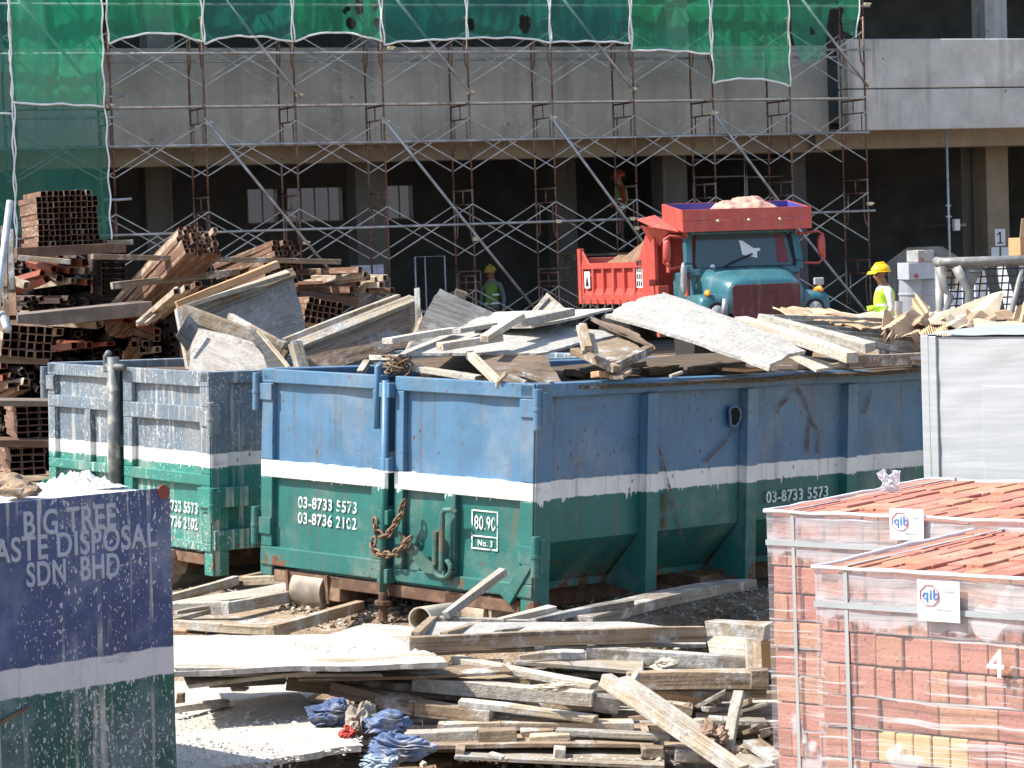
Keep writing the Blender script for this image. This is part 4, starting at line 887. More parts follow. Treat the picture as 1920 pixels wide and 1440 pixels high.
plank('second diagonal board pressed against the big pale one', (1148, 1279), (1310, 1388), 18, .1, 'cement', 12.62, 12.2, ragged=.4)
plank('grey white stick leaning upright near the bricks', (1396, 1298), (1374, 1414), 17, .05, 'cement', 12.6, 12.35, cat='stick', bend=.02)
plank('pale block of cut timber among the rubble', (1244, 1324), (1300, 1334), 16, .09, 'pale', 12.8, 12.8, cat='block')
plank('red brown splintered slab beneath the beige beam', (1216, 1305), (1350, 1322), 18, .15, 'orange', 12.95, 12.95, ragged=1.5)
plank('flat pale offcut behind the leaning stick', (1330, 1338), (1378, 1332), 14, .12, 'pale', 13.0, 13.0, ragged=1)
plank('low grey board at the foot of the leaning stick', (1330, 1354), (1440, 1358), 9, .12, 'grey', 12.7, 12.7)
plank('brown twisted sheet edge at the right foot of the heap', (1390, 1392), (1450, 1432), 12, .1, 'brown', 12.4, 12.2, ragged=1)
plank('pale splinter bundle below the leaning stick', (1370, 1420), (1425, 1446), 10, .1, 'pale', 12.2, 12.0, ragged=1.5)
# lower left sheets
panel('white sheet covered in mortar crumbs at the lower left of the heap', [(318, 1448, .10), (676, 1400, .12), (560, 1300, .12), (318, 1330, .10)], .03, 'white', z=.1, n=34, rough=.025, ragged=.04)
panel('second white dusty sheet under the broad one at the left', [(318, 1338, .06), (566, 1312, .06), (620, 1282, .06), (318, 1280, .06)], .03, 'white', z=.06, rough=.02)
plank('brown torn edge of the mortar covered sheet', (330, 1442), (680, 1402), 7, .2, 'tan', 11.75, 12.0, ragged=1)
plank('tan batten lying on the dusty sheets at the navy bin', (326, 1332), (432, 1318), 13, .07, 'tan', 12.9, 13.1, cat='batten')
plank('small upright block on the dusty sheet by the navy bin', (328, 1311), (346, 1311), 20, .05, 'brown', 13.2, 13.2, cat='block')
plank('grey shaded board behind the dusty sheets', (390, 1284), (536, 1278), 12, .1, 'grey', 13.4, 13.4)
plank('flat chip on the dusty sheet', (428, 1294), (466, 1294), 5, .06, 'tan', 13.1, 13.1, cat='chip', ragged=1.5)
# sticks by the main bin
plank('long pale stick propped against the foot of the blue bin', (840, 1156), (952, 1070), 15, .05, 'pale', 14.55, 14.9, cat='stick', ragged=.4)
plank('short pale stick on the ground at the corner of the blue bin', (944, 1166), (1045, 1142), 11, .07, 'pale', 14.55, 14.8, cat='stick')
plank('longer weathered stick right of the corner of the blue bin', (1006, 1168), (1190, 1130), 13, .07, 'grey', 14.4, 14.8, cat='stick')
plank('long grey muddy beam along the side of the blue bin', (1112, 1166), (1420, 1096), 20, .2, 'grey', 14.5, 16.3, cat='beam', bend=.02)
plank('pale stub beside the longer weathered stick', (1030, 1158), (1058, 1148), 8, .06, 'grey', 14.7, 14.8, cat='stick')
for i in range(120):
    px = rnd.uniform(640, 1330); py = 1262+(i % 30)*5.6+rnd.uniform(-3, 3); D = FD(py)+.16+rnd.random()*.4
    plank('weathered board buried in the shaded layers of the heap', (px, py), (px+rnd.uniform(90, 330), py+rnd.uniform(-10, 12)), rnd.uniform(7, 20), .12, rnd.choice(['brown', 'grey', 'cement', 'pale', 'tan', 'tan', 'grey']), D, D+rnd.uniform(-.1, .1), group='boards buried in the layers of the heap', ragged=.9)
for i in range(30):
    px = rnd.uniform(1180, 1440); py = rnd.uniform(1290, 1440); D = FD(py)+.1
    a = rnd.uniform(-.5, .5); l = rnd.uniform(20, 70)
    plank('short broken timber bit at the right foot of the heap', (px, py), (px+l*cos(a), py+l*sin(a)), rnd.uniform(6, 13), .06, rnd.choice(['pale', 'tan', 'grey', 'cement']), D, D-.05, group='broken bits at the right foot of the heap', ragged=1.2)

# cloths and bags
def cloth(label, px, py, D, rx, rz, mat, seed, name='cloth', cat='cloth', depth=.12, ridges=3.):
    c = at(px, py, D); bm = bmesh.new(); bmesh.ops.create_icosphere(bm, subdivisions=6, radius=1.); g_ = 1.3+.5*sin(seed)
    for v in bm.verts:
        p = v.co.copy(); w = V((nz(p, 1.3, seed), nz(p, 1.3, seed+4), nz(p, 1.3, seed+8)))
        q = p+w*1.3
        f1 = abs(sin((q.x*.6+q.z)*ridges*.9*g_+seed)); f2 = abs(sin(q.z*ridges*1.7-q.x*ridges*.9+seed*2)); f3 = abs(sin(q.y*5+q.x*7+q.z*6+3*w.x))
        k = .82+.32*nz(p, 1.1, seed)+.30*(f1**.8-.5)+.10*(f2**.7-.5)+.05*(f3-.5)
        v.co = V((p.x*rx*k+.2*rx*w.y, p.y*depth*k, p.z*rz*k*(.75+.5*nz((p.x*1.4, seed, 0), 1.))))
    me = bpy.data.meshes.new(name); bm.to_mesh(me); bm.free(); me.materials.append(mat)
    for f in me.polygons: f.use_smooth = True
    o = bpy.data.objects.new(name, me); COL.objects.link(o); o.matrix_world = M.Translation(c); return tag(o, label, cat)
BL1 = plain('blue_cloth', (.06, .09, .18), .9, var=.35, scale=9, dirt=(.3, .3, .3)); BL2 = plain('light_blue_cloth', (.11, .16, .28), .9, var=.3, scale=8, dirt=(.4, .38, .35))
cloth('dark blue rag bunched in the shade beside the mortar covered sheet', 622, 1338, 12.45, .12, .09, BL1, 3.)
cloth('tail of faded blue cloth trailing to the bottom edge', 748, 1404, 12.05, .17, .085, BL2, 8.)
cloth('large faded blue cloth draped over the beams', 722, 1358, 12.2, .125, .08, BL2, 15., ridges=2.2)
cloth('greyish brown plastic sacking between the two blue cloths', 680, 1352, 12.3, .075, .13, plain('sacking', (.3, .26, .21), .8, var=.4, scale=12), 22.)
cloth('red scrap of cloth beneath the sacking', 652, 1374, 12.2, .045, .04, plain('red_rag', (.4, .05, .04), .9), 30.)
cloth('pale blue scrap at the bottom edge under the cloths', 712, 1430, 11.95, .09, .06, plain('pale_blue_rag', (.3, .37, .44), .9, var=.3), 34.)
cloth('torn brown paper sack in the rubble by the diagonal beam', 1334, 1378, 12.3, .075, .09, plain('brown_sack', (.24, .16, .11), .85, var=.5, scale=15), 41., cat='sack', name='paper_sack')
cloth('crumpled white plastic scrap inside the brown sack', 1334, 1394, 12.18, .025, .02, plain('blue_white_plastic', (.55, .62, .7), .5), 47., cat='scrap', name='plastic_scrap')
cloth('curled beige tape like scrap on the plastered beam', 1040, 1288, 12.6, .1, .03, plain('beige_scrap', (.5, .44, .34), .9, var=.3, scale=20), 52., cat='scrap', name='paper_scrap', depth=.05)
cloth('torn pale sacking standing up on the grey beam', 1250, 1248, 13.1, .07, .055, plain('pale_sacking', (.5, .45, .36), .9, var=.3, scale=20), 57., cat='sacking', name='sacking', depth=.05)
a = at(787, 1160, 14.5); b = at(845, 1151, 15.1)
m = MB(); d = (b-a).normalized()
m.loft([[p + r_*(V((0, 0, 1))*sin(t_) + d.cross(V((0, 0, 1))).normalized()*cos(t_)) for t_ in [2*pi*k/24 for k in range(24)]] for p, r_ in ((a, .066), (b, .066), (b, .058), (a, .058))] , cap=False)
m.loft([[a + r_*(V((0, 0, 1))*sin(t_) + d.cross(V((0, 0, 1))).normalized()*cos(t_)) for t_ in [2*pi*k/24 for k in range(24)]] for r_ in (.066, .058)], cap=False)
tag(m.build('plastic_pipe', plain('cream_plastic', (.58, .5, .38), .5, var=.12), smooth=True), 'short cream plastic pipe lying beneath the blue bin', 'pipe')
# nails and wires
mb = MB()
for i in range(60):
    px = rnd.uniform(690, 1430); py = rnd.uniform(1190, 1420); p = at(px, py, FD(py)-.05); mb.tube([p, p+V((rnd.uniform(-.02, .02), rnd.uniform(-.02, .02), rnd.uniform(.01, .035)))], .0018, 4)
for i in range(12):
    px = rnd.uniform(1000, 1430); py = rnd.uniform(1240, 1420); p = at(px, py, FD(py)-.12); mb.tube([p+V((.16*t_*cos(i), .03*sin(3*t_), .05*sin(2.6*t_+i)-.06*t_)) for t_ in [k/8 for k in range(9)]], .0018, 4)
tag(mb.build('nails_and_wire', plain('rusty_nail', (.1, .07, .05), .7, .5)), 'bent rusty nails and tying wire sticking out of the heap', 'nails', kind='stuff')
# mortar crumbs on the sheets and boards
mb = MB()
for i in range(1500):
    q = rnd.random()
    if q < .6: px = rnd.uniform(325, 660); p = onz(px, rnd.uniform(1335, 1440) if px < 560 else rnd.uniform(1340, 1410), .115)
    elif q < .75: p = onz(rnd.uniform(600, 680), rnd.gauss(1385, 10), .12)
    elif q < .9: px = rnd.uniform(860, 1240); p = at(px, 1424+rnd.gauss(0, 2), 12.2+rnd.random()*.2)
    else: px = rnd.uniform(400, 820); p = at(px, rnd.uniform(1205, 1235), 13.1); p = onz(px, rnd.uniform(1205, 1238), .365)
    s_ = rnd.uniform(.003, .011)*(1+(rnd.random() < .06)*1.4); T = M.Translation(p) @ M.Rotation(rnd.random()*6, 4, 'Z') @ M.Diagonal((s_*1.3, s_, s_*.7, 1))
    mb.add([T @ V(v) for v in ((1, 0, 0), (-.3, .9, .1), (-.4, -.9, 0), (.1, .1, .9), (.1, 0, -.8))], [(0, 1, 3), (1, 2, 3), (2, 0, 3), (1, 0, 4), (2, 1, 4), (0, 2, 4)])
tag(mb.build('mortar_crumbs', plain('mortar_crumb', (.55, .52, .46), .95, var=.2, scale=20)), 'pale mortar crumbs scattered over the white sheets', 'mortar crumbs', kind='stuff')
# ================================================================ steel tube stacks at the left
t = NT('rusty_steel_tube', .75, .1); r = t.rand(); o = t.shift(t.obj, 25)
c = t.mix(t.step(t.noise(1., 6, t.mapping((9, 2, 9), o), .65), .35, .65), (.105, .052, .033), (.215, .115, .07))
c = t.mix(t.math('MULTIPLY', t.step(t.noise(1., 5, t.mapping((20, 5, 20), o), .7), .5, .66), t.step(r, .1, .9)), c, (.38, .3, .22))
c = t.mix(t.step(t.noise(5, 5, o), .6, .7), c, (.1, .05, .03)); TUBE = t.done(c)
t = NT('red_primed_steel', .65); TRED = t.done(t.mix(t.step(t.noise(7, 5), .4, .7), (.24, .055, .025), (.13, .042, .025)))
t = NT('pale_limed_tube', .75); TPALE = t.done(t.mix(t.step(t.noise(6, 6, rough=.7), .4, .6), (.42, .36, .28), (.24, .15, .09)))
_tm = {}
def tubemesh(w, h, L, mat):
    k = (round(w, 4), round(h, 4), L, mat.name)
    if k in _tm: return _tm[k]
    m = MB(); th = min(w, h)*.07
    q = lambda a, b, y: [V((-a/2, y, -b/2)), V((a/2, y, -b/2)), V((a/2, y, b/2)), V((-a/2, y, b/2))]
    iw, ih = w-2*th, h-2*th
    m.loft([q(iw, ih, L), q(w, h, L), q(w, h, 0), q(iw, ih, 0), q(iw, ih, L)], cap=False)
    _tm[k] = m.mesh('steel_tube', mat); return _tm[k]
def tube_obj(mw, w, h, L, mat, label, group):
    o = bpy.data.objects.new('steel_tube', tubemesh(w, h, L, mat)); COL.objects.link(o); o.matrix_world = mw
    return tag(o, label, 'steel tube', group)
def back_dir(p0, p1, D0, D1): return (at(*p1, D1)-at(*p0, D0)).normalized()
def bundle(px, py, D, back, cols, rows, w, h, L, label, group, jit=.02, mats=(TUBE,), gap=1.03, skip=lambda i, j: False, roll=0.):
    """px,py: lower left corner of the end face"""
    b = V(back).normalized(); x = b.cross(V((0, 0, 1))).normalized(); z = x.cross(b)
    if roll: R_ = M.Rotation(roll, 3, b); x = R_ @ x; z = R_ @ z
    p0 = at(px, py, D); R3 = M((x, b, z)).transposed().to_4x4()
    for j in range(rows):
        for i in range(cols):
            if skip(i, j): continue
            p = p0 + x*((i+.5)*w*gap + rnd.gauss(0, w*.04)) + z*((j+.5)*h*gap + rnd.gauss(0, h*.04)) + b*rnd.uniform(-1, 1)*jit
            tube_obj(M.Translation(p) @ R3 @ M.Rotation(rnd.gauss(0, .03), 4, 'Y') @ M.Rotation(rnd.gauss(0, .008), 4, 'Z'), w, h, L, mats[0] if rnd.random() < .8 else rnd.choice(mats), label, group)
s_ = F/28.
bundle(72, 464, 28.2, (-.34, .94, -.01), 11, 10, .0585, .0585, 1.1, 'square steel tube in the big square bundle topmost at the left', 'tubes of the topmost square bundle', .05, (TUBE, TPALE), skip=lambda i, j: (j == 9 and i < 1) or (i == 10 and j in (0, 9)))
bundle(346, 478, 27.6, back_dir((395, 445), (258, 590), 27.6, 28.9), 8, 6, .0565, .0565, 1.95, 'square steel tube in the bundle tilted up towards the camera', 'tubes of the tilted bundle', .06, (TUBE, TPALE), skip=lambda i, j: j == 5 and i in (0, 6, 7))
bundle(512, 482, 28.4, back_dir((540, 462), (446, 500), 28.4, 29.3), 5, 3, .0575, .0575, 1.3, 'square steel tube in the small bundle above the long plank', 'tubes of the small bundle above the plank', .05, (TUBE, TPALE))
bundle(497, 533, 28.4, (-.42, .9, -.05), 6, 4, .062, .062, 1.3, 'square steel tube stacked just below the long plank', 'tubes stacked below the plank', .03)
bundle(2, 668, 25.8, (-.25, .95, 0), 6, 4, .078, .078, 1., 'square steel tube in the stack at the left edge above the slate bin', 'tubes at the left edge above the slate bin', .07, (TUBE, TPALE), roll=.12)
bundle(570, 604, 27.8, (-.35, .93, -.02), 6, 4, .066, .066, 1., 'square steel tube in the block behind the two leaning panels', 'tubes behind the leaning panels', .05, (TUBE, TPALE), roll=.2)
bundle(32, 824, 27.2, (-.3, .95, 0), 3, 5, .118, .066, 1., 'flat rectangular steel tube in the stack beside the slate bin', 'flat tubes beside the slate bin', .02)
bundle(20, 894, 27.0, (-.3, .95, 0), 3, 4, .118, .07, 1., 'flat rectangular steel tube in the lowest stack by the slate bin', 'flat tubes in the lowest stack', .02)
def loose(px, py, D, back, w, h, L, mat, label, roll=0., group=None):
    b = V(back).normalized(); x = b.cross(V((0, 0, 1))).normalized(); z = x.cross(b)
    o = tube_obj(M.Translation(at(px, py, D)) @ M((x, b, z)).transposed().to_4x4() @ M.Rotation(roll, 4, 'Y'), w, h, L, mat, label, group); return o
for (px, py, rl, bx, m, lb) in ((126, 490, .1, -.5, TRED, 'red tube end at the top of the tangle under the big bundle'), (80, 512, .35, -.6, TRED, 'tilted rusty tube at the left of the tangle under the big bundle'), (102, 505, -.4, -.4, TRED, 'red tube end leaning left in the tangle'), (160, 492, -.15, -.5, TRED, 'red tube standing upright in the tangle'), (164, 508, .05, -.7, TPALE, 'limed tube lying on the red ones in the tangle'), (135, 508, .1, -.5, TRED, 'stubby red tube in the middle of the tangle'), (138, 526, .0, -.6, TPALE, 'pale ended tube low in the tangle'), (168, 529, .0, -.5, TRED, 'red tube low at the right of the tangle'), (112, 522, .3, -.3, TUBE, 'brown tube sagging out of the tangle'), (88, 523, -.5, -.5, TRED, 'lowest left red tube of the tangle'),
                            (186, 608, -.25, -.7, TPALE, 'white ended box tube jutting out above the slate bin'), (240, 601, .15, -.9, TRED, 'bright red flat tube jutting out above the slate bin'), (168, 647, 0, -.4, TRED, 'bright red box tube just above the slate bin'), (140, 648, 0, -.3, TRED, 'dull red box tube beside the bright red one'), (208, 644, 0, -.8, TRED, 'small red flat tube right of the bright red box tube'), (80, 610, .05, -.3, TPALE, 'limed tube end left of the white ended box tube'), (112, 622, .1, -.3, TPALE, 'leaning limed tube end lower left of the white ended box tube'),
                            (295, 622, 0, -.3, TRED, 'small square tube end high by the leaning panel'), (295, 635, 0, -.3, TUBE, 'small square tube end low by the leaning panel'), (296, 655, 0, -.4, TPALE, 'pale square tube end lowest by the leaning panel'), (274, 646, 0, -.2, TUBE, 'thin framed tube end near the leaning panel'), (268, 655, 0, -.2, TUBE, 'thin framed tube end below its twin near the leaning panel'), (252, 645, 0, -.2, TUBE, 'dim tube end farther left of the leaning panel'),
                            (45, 620, .5, -.9, TPALE, 'limed tube lying across the left edge stack'), (50, 716, .3, -.6, TPALE, 'pale bent tube end over the slate bin hinge'), (46, 727, 0, -.4, TUBE, 'wide flat tube end over the slate bin hinge'), (26, 722, 0, -.4, TUBE, 'wide flat tube end left of its twin over the slate bin hinge'), (8, 684, 0, -.6, TUBE, 'brown tube end at the left edge, level with the bin rim'), (10, 708, 0, -.6, TRED, 'reddish tube end at the left edge, lower down'), (10, 862, 0, -.9, TRED, 'round edged red tube poking in at the left edge above the white plaster')):
    big = rnd.uniform(.07, .095); loose(px, py, 27.9 if py > 590 else 28.8, (bx, .8, rnd.uniform(-.15, .1)), big*(1.5 if 'flat' in lb else .9), big*(.6 if 'flat' in lb else .9), 1.1, m, lb, rl)
for i, (px, py, ln) in enumerate(((676, 506, 110), (690, 520, 90), (707, 524, 95), (672, 531, 110), (686, 515, 70), (723, 521, 70), (660, 543, 90), (700, 533, 60), (716, 534, 60), (736, 545, 100), (667, 518, 80), (690, 544, 60))):
    loose(px, py, 28.2+.1*(i % 4), back_dir((px, py), (px-ln, py+4+8*sin(i*2)), 28.2, 28.9), .064, .064, ln/F*28.2*1.6+.3, TPALE if i % 3 else TUBE, 'long square tube fanned out to the right behind the leaning panels', rnd.uniform(-.2, .2), 'tubes fanned out to the right')
# packed mass behind, too many to count; shade put into its dark colour
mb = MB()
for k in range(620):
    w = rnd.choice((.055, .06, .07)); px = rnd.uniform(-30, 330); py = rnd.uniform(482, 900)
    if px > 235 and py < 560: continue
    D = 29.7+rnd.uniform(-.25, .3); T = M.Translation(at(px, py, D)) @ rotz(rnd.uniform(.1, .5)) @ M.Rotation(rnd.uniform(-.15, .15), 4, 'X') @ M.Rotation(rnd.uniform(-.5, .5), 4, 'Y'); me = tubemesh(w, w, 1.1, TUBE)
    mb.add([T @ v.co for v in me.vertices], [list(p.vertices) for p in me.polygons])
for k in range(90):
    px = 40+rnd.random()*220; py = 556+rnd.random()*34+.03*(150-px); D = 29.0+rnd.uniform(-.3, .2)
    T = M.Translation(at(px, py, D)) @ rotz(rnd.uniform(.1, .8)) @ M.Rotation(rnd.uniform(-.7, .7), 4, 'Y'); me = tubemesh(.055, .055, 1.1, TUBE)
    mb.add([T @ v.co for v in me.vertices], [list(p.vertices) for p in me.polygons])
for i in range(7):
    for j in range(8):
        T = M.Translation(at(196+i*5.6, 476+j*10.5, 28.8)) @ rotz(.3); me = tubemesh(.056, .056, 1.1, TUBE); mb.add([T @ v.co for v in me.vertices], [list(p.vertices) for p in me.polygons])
tag(mb.build('packed_steel_tubes', plain('shade_dark_steel', (.06, .034, .024), .85, var=.5, scale=8)), 'dark mass of packed small steel tubes in the shade between the bundles', 'steel tubes', kind='stuff')
mb = MB(); q0 = at(-60, 490, 30.6); q1 = at(330, 490, 30.6); mb.beam(V((q0.x, q0.y+.6, .9)), V((q1.x, q1.y+.6, .9)), 1.2, 1.8)  # solid dark block added to back the stacks with shade
tag(mb.build('dark_filler_block', plain('dark_filler', (.05, .035, .028), .9, var=.6, scale=8)), 'dark filler block standing in for shade deep inside the tube stacks', 'filler block')
def sbeam(label, p0, p1, th, w, mat, d0, d1, name='steel_beam'):
    a = at(*p0, d0); b = at(*p1, d1); h = th*(d0+d1)/2/F; L = (b-a).length; mw = frame((a+b)/2, b-a); m = MB(); m.box(-L/2, L/2, 0, w, -h/2, h/2)
    o = m.build(name, mat, None, mw, bevel=.005); return tag(o, label, 'beam')
BRB = plain('brown_beam', (.11, .062, .04), .8, .1, .4, 5, dirt=(.2, .13, .08)); GRB = plain('grey_brown_beam', (.15, .12, .1), .85, 0, .35, 4, dirt=(.24, .19, .14))
sbeam('brown beam carrying the topmost square bundle of tubes', (32, 474), (236, 464), 19, .5, BRB, 28.0, 28.3)
sbeam('lit end of a timber on the brown beam', (200, 456), (250, 454), 10, .1, WOOD['tan'], 28.6, 28.7, 'timber')
sbeam('long brown plank running right under the tilted bundle to a pointed tip', (175, 481), (640, 491), 10, .12, WOOD['brown'], 27.5, 28.6, 'plank')
sbeam('pale brown batten in front of the red tangle', (34, 483), (131, 491), 10, .06, WOOD['tan'], 27.0, 27.0, 'batten')
sbeam('brown plank under the lower end of the tilted bundle', (212, 536), (450, 510), 13, .1, WOOD['brown'], 27.8, 28.4, 'plank')
sbeam('broad grey beam rising to the right above the slate bin', (26, 604), (286, 578), 26, .8, GRB, 27.2, 27.6)
sbeam('grey beam across the left edge below the tube stack', (-20, 672), (92, 676), 16, .3, GRB, 25.9, 26.1)
sbeam('flat grey brown beam left of the slate bin, upper', (-20, 756), (92, 757), 11, .5, GRB, 26.9, 27.)
sbeam('dark beam over the lowest flat tubes', (-20, 832), (92, 832), 14, .5, BRB, 26.9, 27.)
sbeam('broad dark beam behind the leaning panels', (560, 556), (672, 566), 18, .2, BRB, 28.6, 28.6)
sbeam('dark plank propped up to the leaning panel', (262, 606), (336, 540), 7, .05, WOOD['grey'], 27., 27.4, 'plank')
sbeam('second dark plank propped up to the leaning panel', (275, 608), (352, 545), 7, .05, WOOD['brown'], 27., 27.3, 'plank')
for i in range(3): loose(372-20*i, 532+7*i, 26.8-.1*i, back_dir((372, 532), (310, 585), 26.8, 27.6), .075, .06, 1.1, TPALE if i else TUBE, ('short tube poking up beside the tall white panel, farthest right', 'middle one of three short tubes beside the tall white panel', 'leftmost of three short tubes beside the tall white panel')[i])
o = MB().tube([at(-14, 640, 25.0), at(19, 377, 25.4)], .036, 14).build('steel_pole', plain('galvanised', (.42, .45, .47), .45, .5), smooth=True); tag(o, 'bare silver pole leaning at the left edge of the picture', 'pole')
o = MB().tube([at(4, 590, 25.2), at(14, 617, 24.8)], .04, 14).build('steel_pole', plain('galvanised', (.42, .45, .47), .45, .5), smooth=True); tag(o, 'short silver pipe end below the upright boards', 'pole')
for i, (a, b, th, k, lb) in enumerate((((2, 425), (4, 540), 16, 'tan', 'upright tan board left of the steel pole foot'), ((14, 430), (16, 545), 12, 'grey', 'upright grey board behind the steel pole'), ((26, 470), (24, 560), 10, 'grime', 'pale rounded upright slab right of the steel pole'), ((4, 535), (8, 606), 14, 'brown', 'lower brown upright board at the left edge'), ((18, 545), (22, 605), 16, 'tan', 'lower tan upright board beside the brown one'))):
    plank(lb, a, b, th, .06, k, 25.6, 25.5)
loose(24, 596, 25.3, (-.1, .6, .6), .07, .07, .5, TUBE, 'dark square tube end below the upright boards')
loose(50, 535, 26.2, (-.8, .5, .3), .085, .07, .5, TPALE, 'whitewashed tube end left of the red tangle')

# ================================================================ dump truck
TP = euler_pose((4.388, 44.75, 0), (-.0117, .0013, .2924)) ; TPI = TP.inverted()
truck = empty('dump_truck', TP, 'red and teal dump truck with a dark red grille, parked before the scaffold', 'truck')
def carpaint(name, c, rough=.35):
    t = NT(name, rough, 0., .5); n = t.noise(4, 6, rough=.65); x = t.xyz()
    q = t.mix(t.step(n, .35, .65), tuple(v*.85 for v in c), tuple(v*1.12 for v in c))
    q = t.mix(t.math('MULTIPLY', t.step(t.noise(1., 5, t.mapping((6, 6, 1.2)), .7), .52, .74), .35), q, (.35, .26, .2))
    q = t.mix(t.step(t.math('ADD', t.noise(9, 6, rough=.7), t.step(x[2], 1.3, .6, 0, .2)), .7, .74), q, (.16, .1, .07)); t.bump(n, .08, .01); return t.done(q)
RED = carpaint('truck_red', (.46, .075, .058), .45); TEAL = carpaint('truck_teal', (.032, .125, .155), .34); GRL = carpaint('grille_maroon', (.085, .015, .018), .5)
BLK = plain('black_rubber', (.018, .018, .018), .85); AMB = plain('amber_lens', (.8, .28, .03), .3); BLUI = plain('blue_inside', (.06, .06, .3), .6)
GLS = NT('windscreen_glass', .06, 0., .6); GLS.put(GLS.b, 'Base Color', (.05, .085, .095, 1)); GLS.put(GLS.b, 'Coat Weight', .3); GLS = GLS.m
LENS = plain('headlamp_lens', (.3, .31, .31), .12, var=.1); CHR = plain('chrome_trim', (.6, .6, .6), .25, .9)
def tb(name, mat, mb, parent=None, bevel=.012, smooth=False, label=None): return tag(mb.build(name, mat, parent or truck, bevel=bevel, smooth=smooth), label)
def sup(hw, z0, z1, y, n=20, e=.42):
    return [V((hw*(abs(cos(a))**e)*(1 if cos(a) >= 0 else -1), y, z0+(z1-z0)*(abs(sin(a))**e))) for a in [pi*k/n for k in range(n+1)]]
m = MB(); m.loft([sup(.68, 1.0, 1.52, .0), sup(.72, 1.0, 1.60, .06), sup(.76, 1.0, 1.66, .3), sup(.86, 1.0, 1.75, .7, e=.38), sup(.96, 1.0, 1.80, .95, e=.34)]); hood = tb('hood', TEAL, m, bevel=0, smooth=True)
m = MB(); m.sheet(lambda u, v: V((0+.05*(v-.5)*2*(1-abs(u*2-1)), .0+u*.85-.0, 1.535+.235*u+.012)), 8, 2); tb('hood_crease', TEAL, m, hood, 0, True)
m = MB(); m.prism([V((-.62, -.012, .86)), V((.62, -.012, .86)), V((.62, -.012, 1.44)), V((.58, -.012, 1.48)), V((-.58, -.012, 1.48)), V((-.62, -.012, 1.44))], (0, .03, 0))
grl = tb('grille', GRL, m)
m = MB(); m.box(-.2, .2, -.022, -.018, .98, 1.0).box(-.2, .2, -.022, -.018, 1.34, 1.36).box(-.2, -.18, -.0222, -.0181, 1.0, 1.34).box(.18, .2, -.0222, -.0181, 1.0, 1.34); tb('grille_bar', GRL, m, grl, .003)
for sx in (-1, 1):
    m = MB(); m.loft([[V((sx*(.93+cos(a)*.27*k), y, z0+(z1-z0)*(.5+.5*sin(a)))) for a in [2*pi*j/20+pi/20 for j in range(20)]] if 0 else [V((sx*.93 + .27*k*(abs(cos(a))**.5)*(1 if cos(a) > 0 else -1), y, (z0+z1)/2+(z1-z0)/2*(abs(sin(a))**.5)*(1 if sin(a) > 0 else -1))) for a in [2*pi*j/20 for j in range(20)]] for y, z0, z1, k in ((.03, .82, 1.24, .9), (.08, .78, 1.31, 1), (.3, .78, 1.35, 1), (.9, .8, 1.33, 1))]); fd = tb('fender', TEAL, m, bevel=0, smooth=True)
    m = MB(); m.tube([(sx*.9, .035, 1.03), (sx*.9, -.015, 1.03)], [.125, .115], 20); m2 = tb('headlight', LENS, m, fd, 0, True)
    m = MB(); m.prism([V((sx*.9+.19*cos(a)*(1 if abs(cos(a)) < .8 else .92), .0, 1.03+.17*sin(a))) for a in [2*pi*k/16 for k in range(16)]], (0, .035, 0)); tb('headlight_rim', BLK, m, fd, .004)
    m = MB(); m.tube([(sx*1.0, .22, 1.34), (sx*1.03, .1, 1.36), (sx*1.05, .02, 1.33)], [.045, .06, .02], 10); tb('indicator', AMB, m, fd, 0, True)
    m = MB(); m.tube([(sx*.93-.22, 1., .5), (sx*.93+.15, 1., .5)], .5, 24); tb('wheel', BLK, m, None, .02)
    m = MB(); m.tube([(sx*.93-.3, 4.9, .5), (sx*.93+.2, 4.9, .5)], .5, 24); tb('wheel', BLK, m, None, .02)
m = MB(); m.box(-1.15, 1.15, -.18, -.03, .5, .78); tb('bumper', RED, m)
# cab
m = MB(); m.loft([[V((x, y, z)) for x, y in ((-1.0, .92), (1.0, .92), (1.0, 1.05), (.93, 2.05), (-.93, 2.05), (-1.0, 1.05))] for z in (.8, 1.72)]); cab = tb('cab', TEAL, m, bevel=.03)
m = MB()
P0 = lambda x, z: V((x, .93+.16*(z-1.72)/.72, z))
ws = [P0(-.90, 1.775), P0(.90, 1.775), P0(.93, 1.85), P0(.86, 2.34), P0(.78, 2.385), P0(-.78, 2.385), P0(-.86, 2.34), P0(-.93, 1.85)]
m.prism(ws, (0, .02, 0)); wsg = tb('windscreen', GLS, m, None, 0)
m = MB(); m.tube([p+V((0, -.008, 0)) for p in ws+[ws[0]]], .016, 6, False); tb('windscreen_seal', BLK, m, wsg, 0, True)
fr = MB()
ou = [P0(-1.02, 1.70), P0(1.02, 1.70), P0(1.03, 1.85), P0(.99, 2.42), P0(-.99, 2.42), P0(-1.03, 1.85)]
for i in range(6): fr.beam(ou[i]+V((0, .03, 0)), ou[(i+1) % 6]+V((0, .03, 0)), .14, .14, V((0, -1, .2)))
tb('windscreen_frame', TEAL, fr, cab, .03)
m = MB(); m.box(-1.06, 1.06, 1.0, 2.05, 2.42, 2.5); m.box(-1.05, 1.05, 1.99, 2.05, 1.72, 2.42)
for sx in (-1, 1): m.box(min(sx*1.0, sx*1.06), max(sx*1.0, sx*1.06), 1.02, 1.14, .9, 2.42); m.box(min(sx*1.0, sx*1.06), max(sx*1.0, sx*1.06), 1.9, 1.99, 1.72, 2.42)
tb('cab_frame', RED, m, cab, .015)
m = MB(); m.tube([P0(-.42, 1.78)+V((0, -.02, 0)), P0(.05, 1.97)+V((0, -.03, 0))], .014, 6); m.beam(P0(-.3, 1.84)+V((0, -.03, 0)), P0(.16, 2.0)+V((0, -.03, 0)), .02, .03); tb('wiper', BLK, m, wsg, 0)
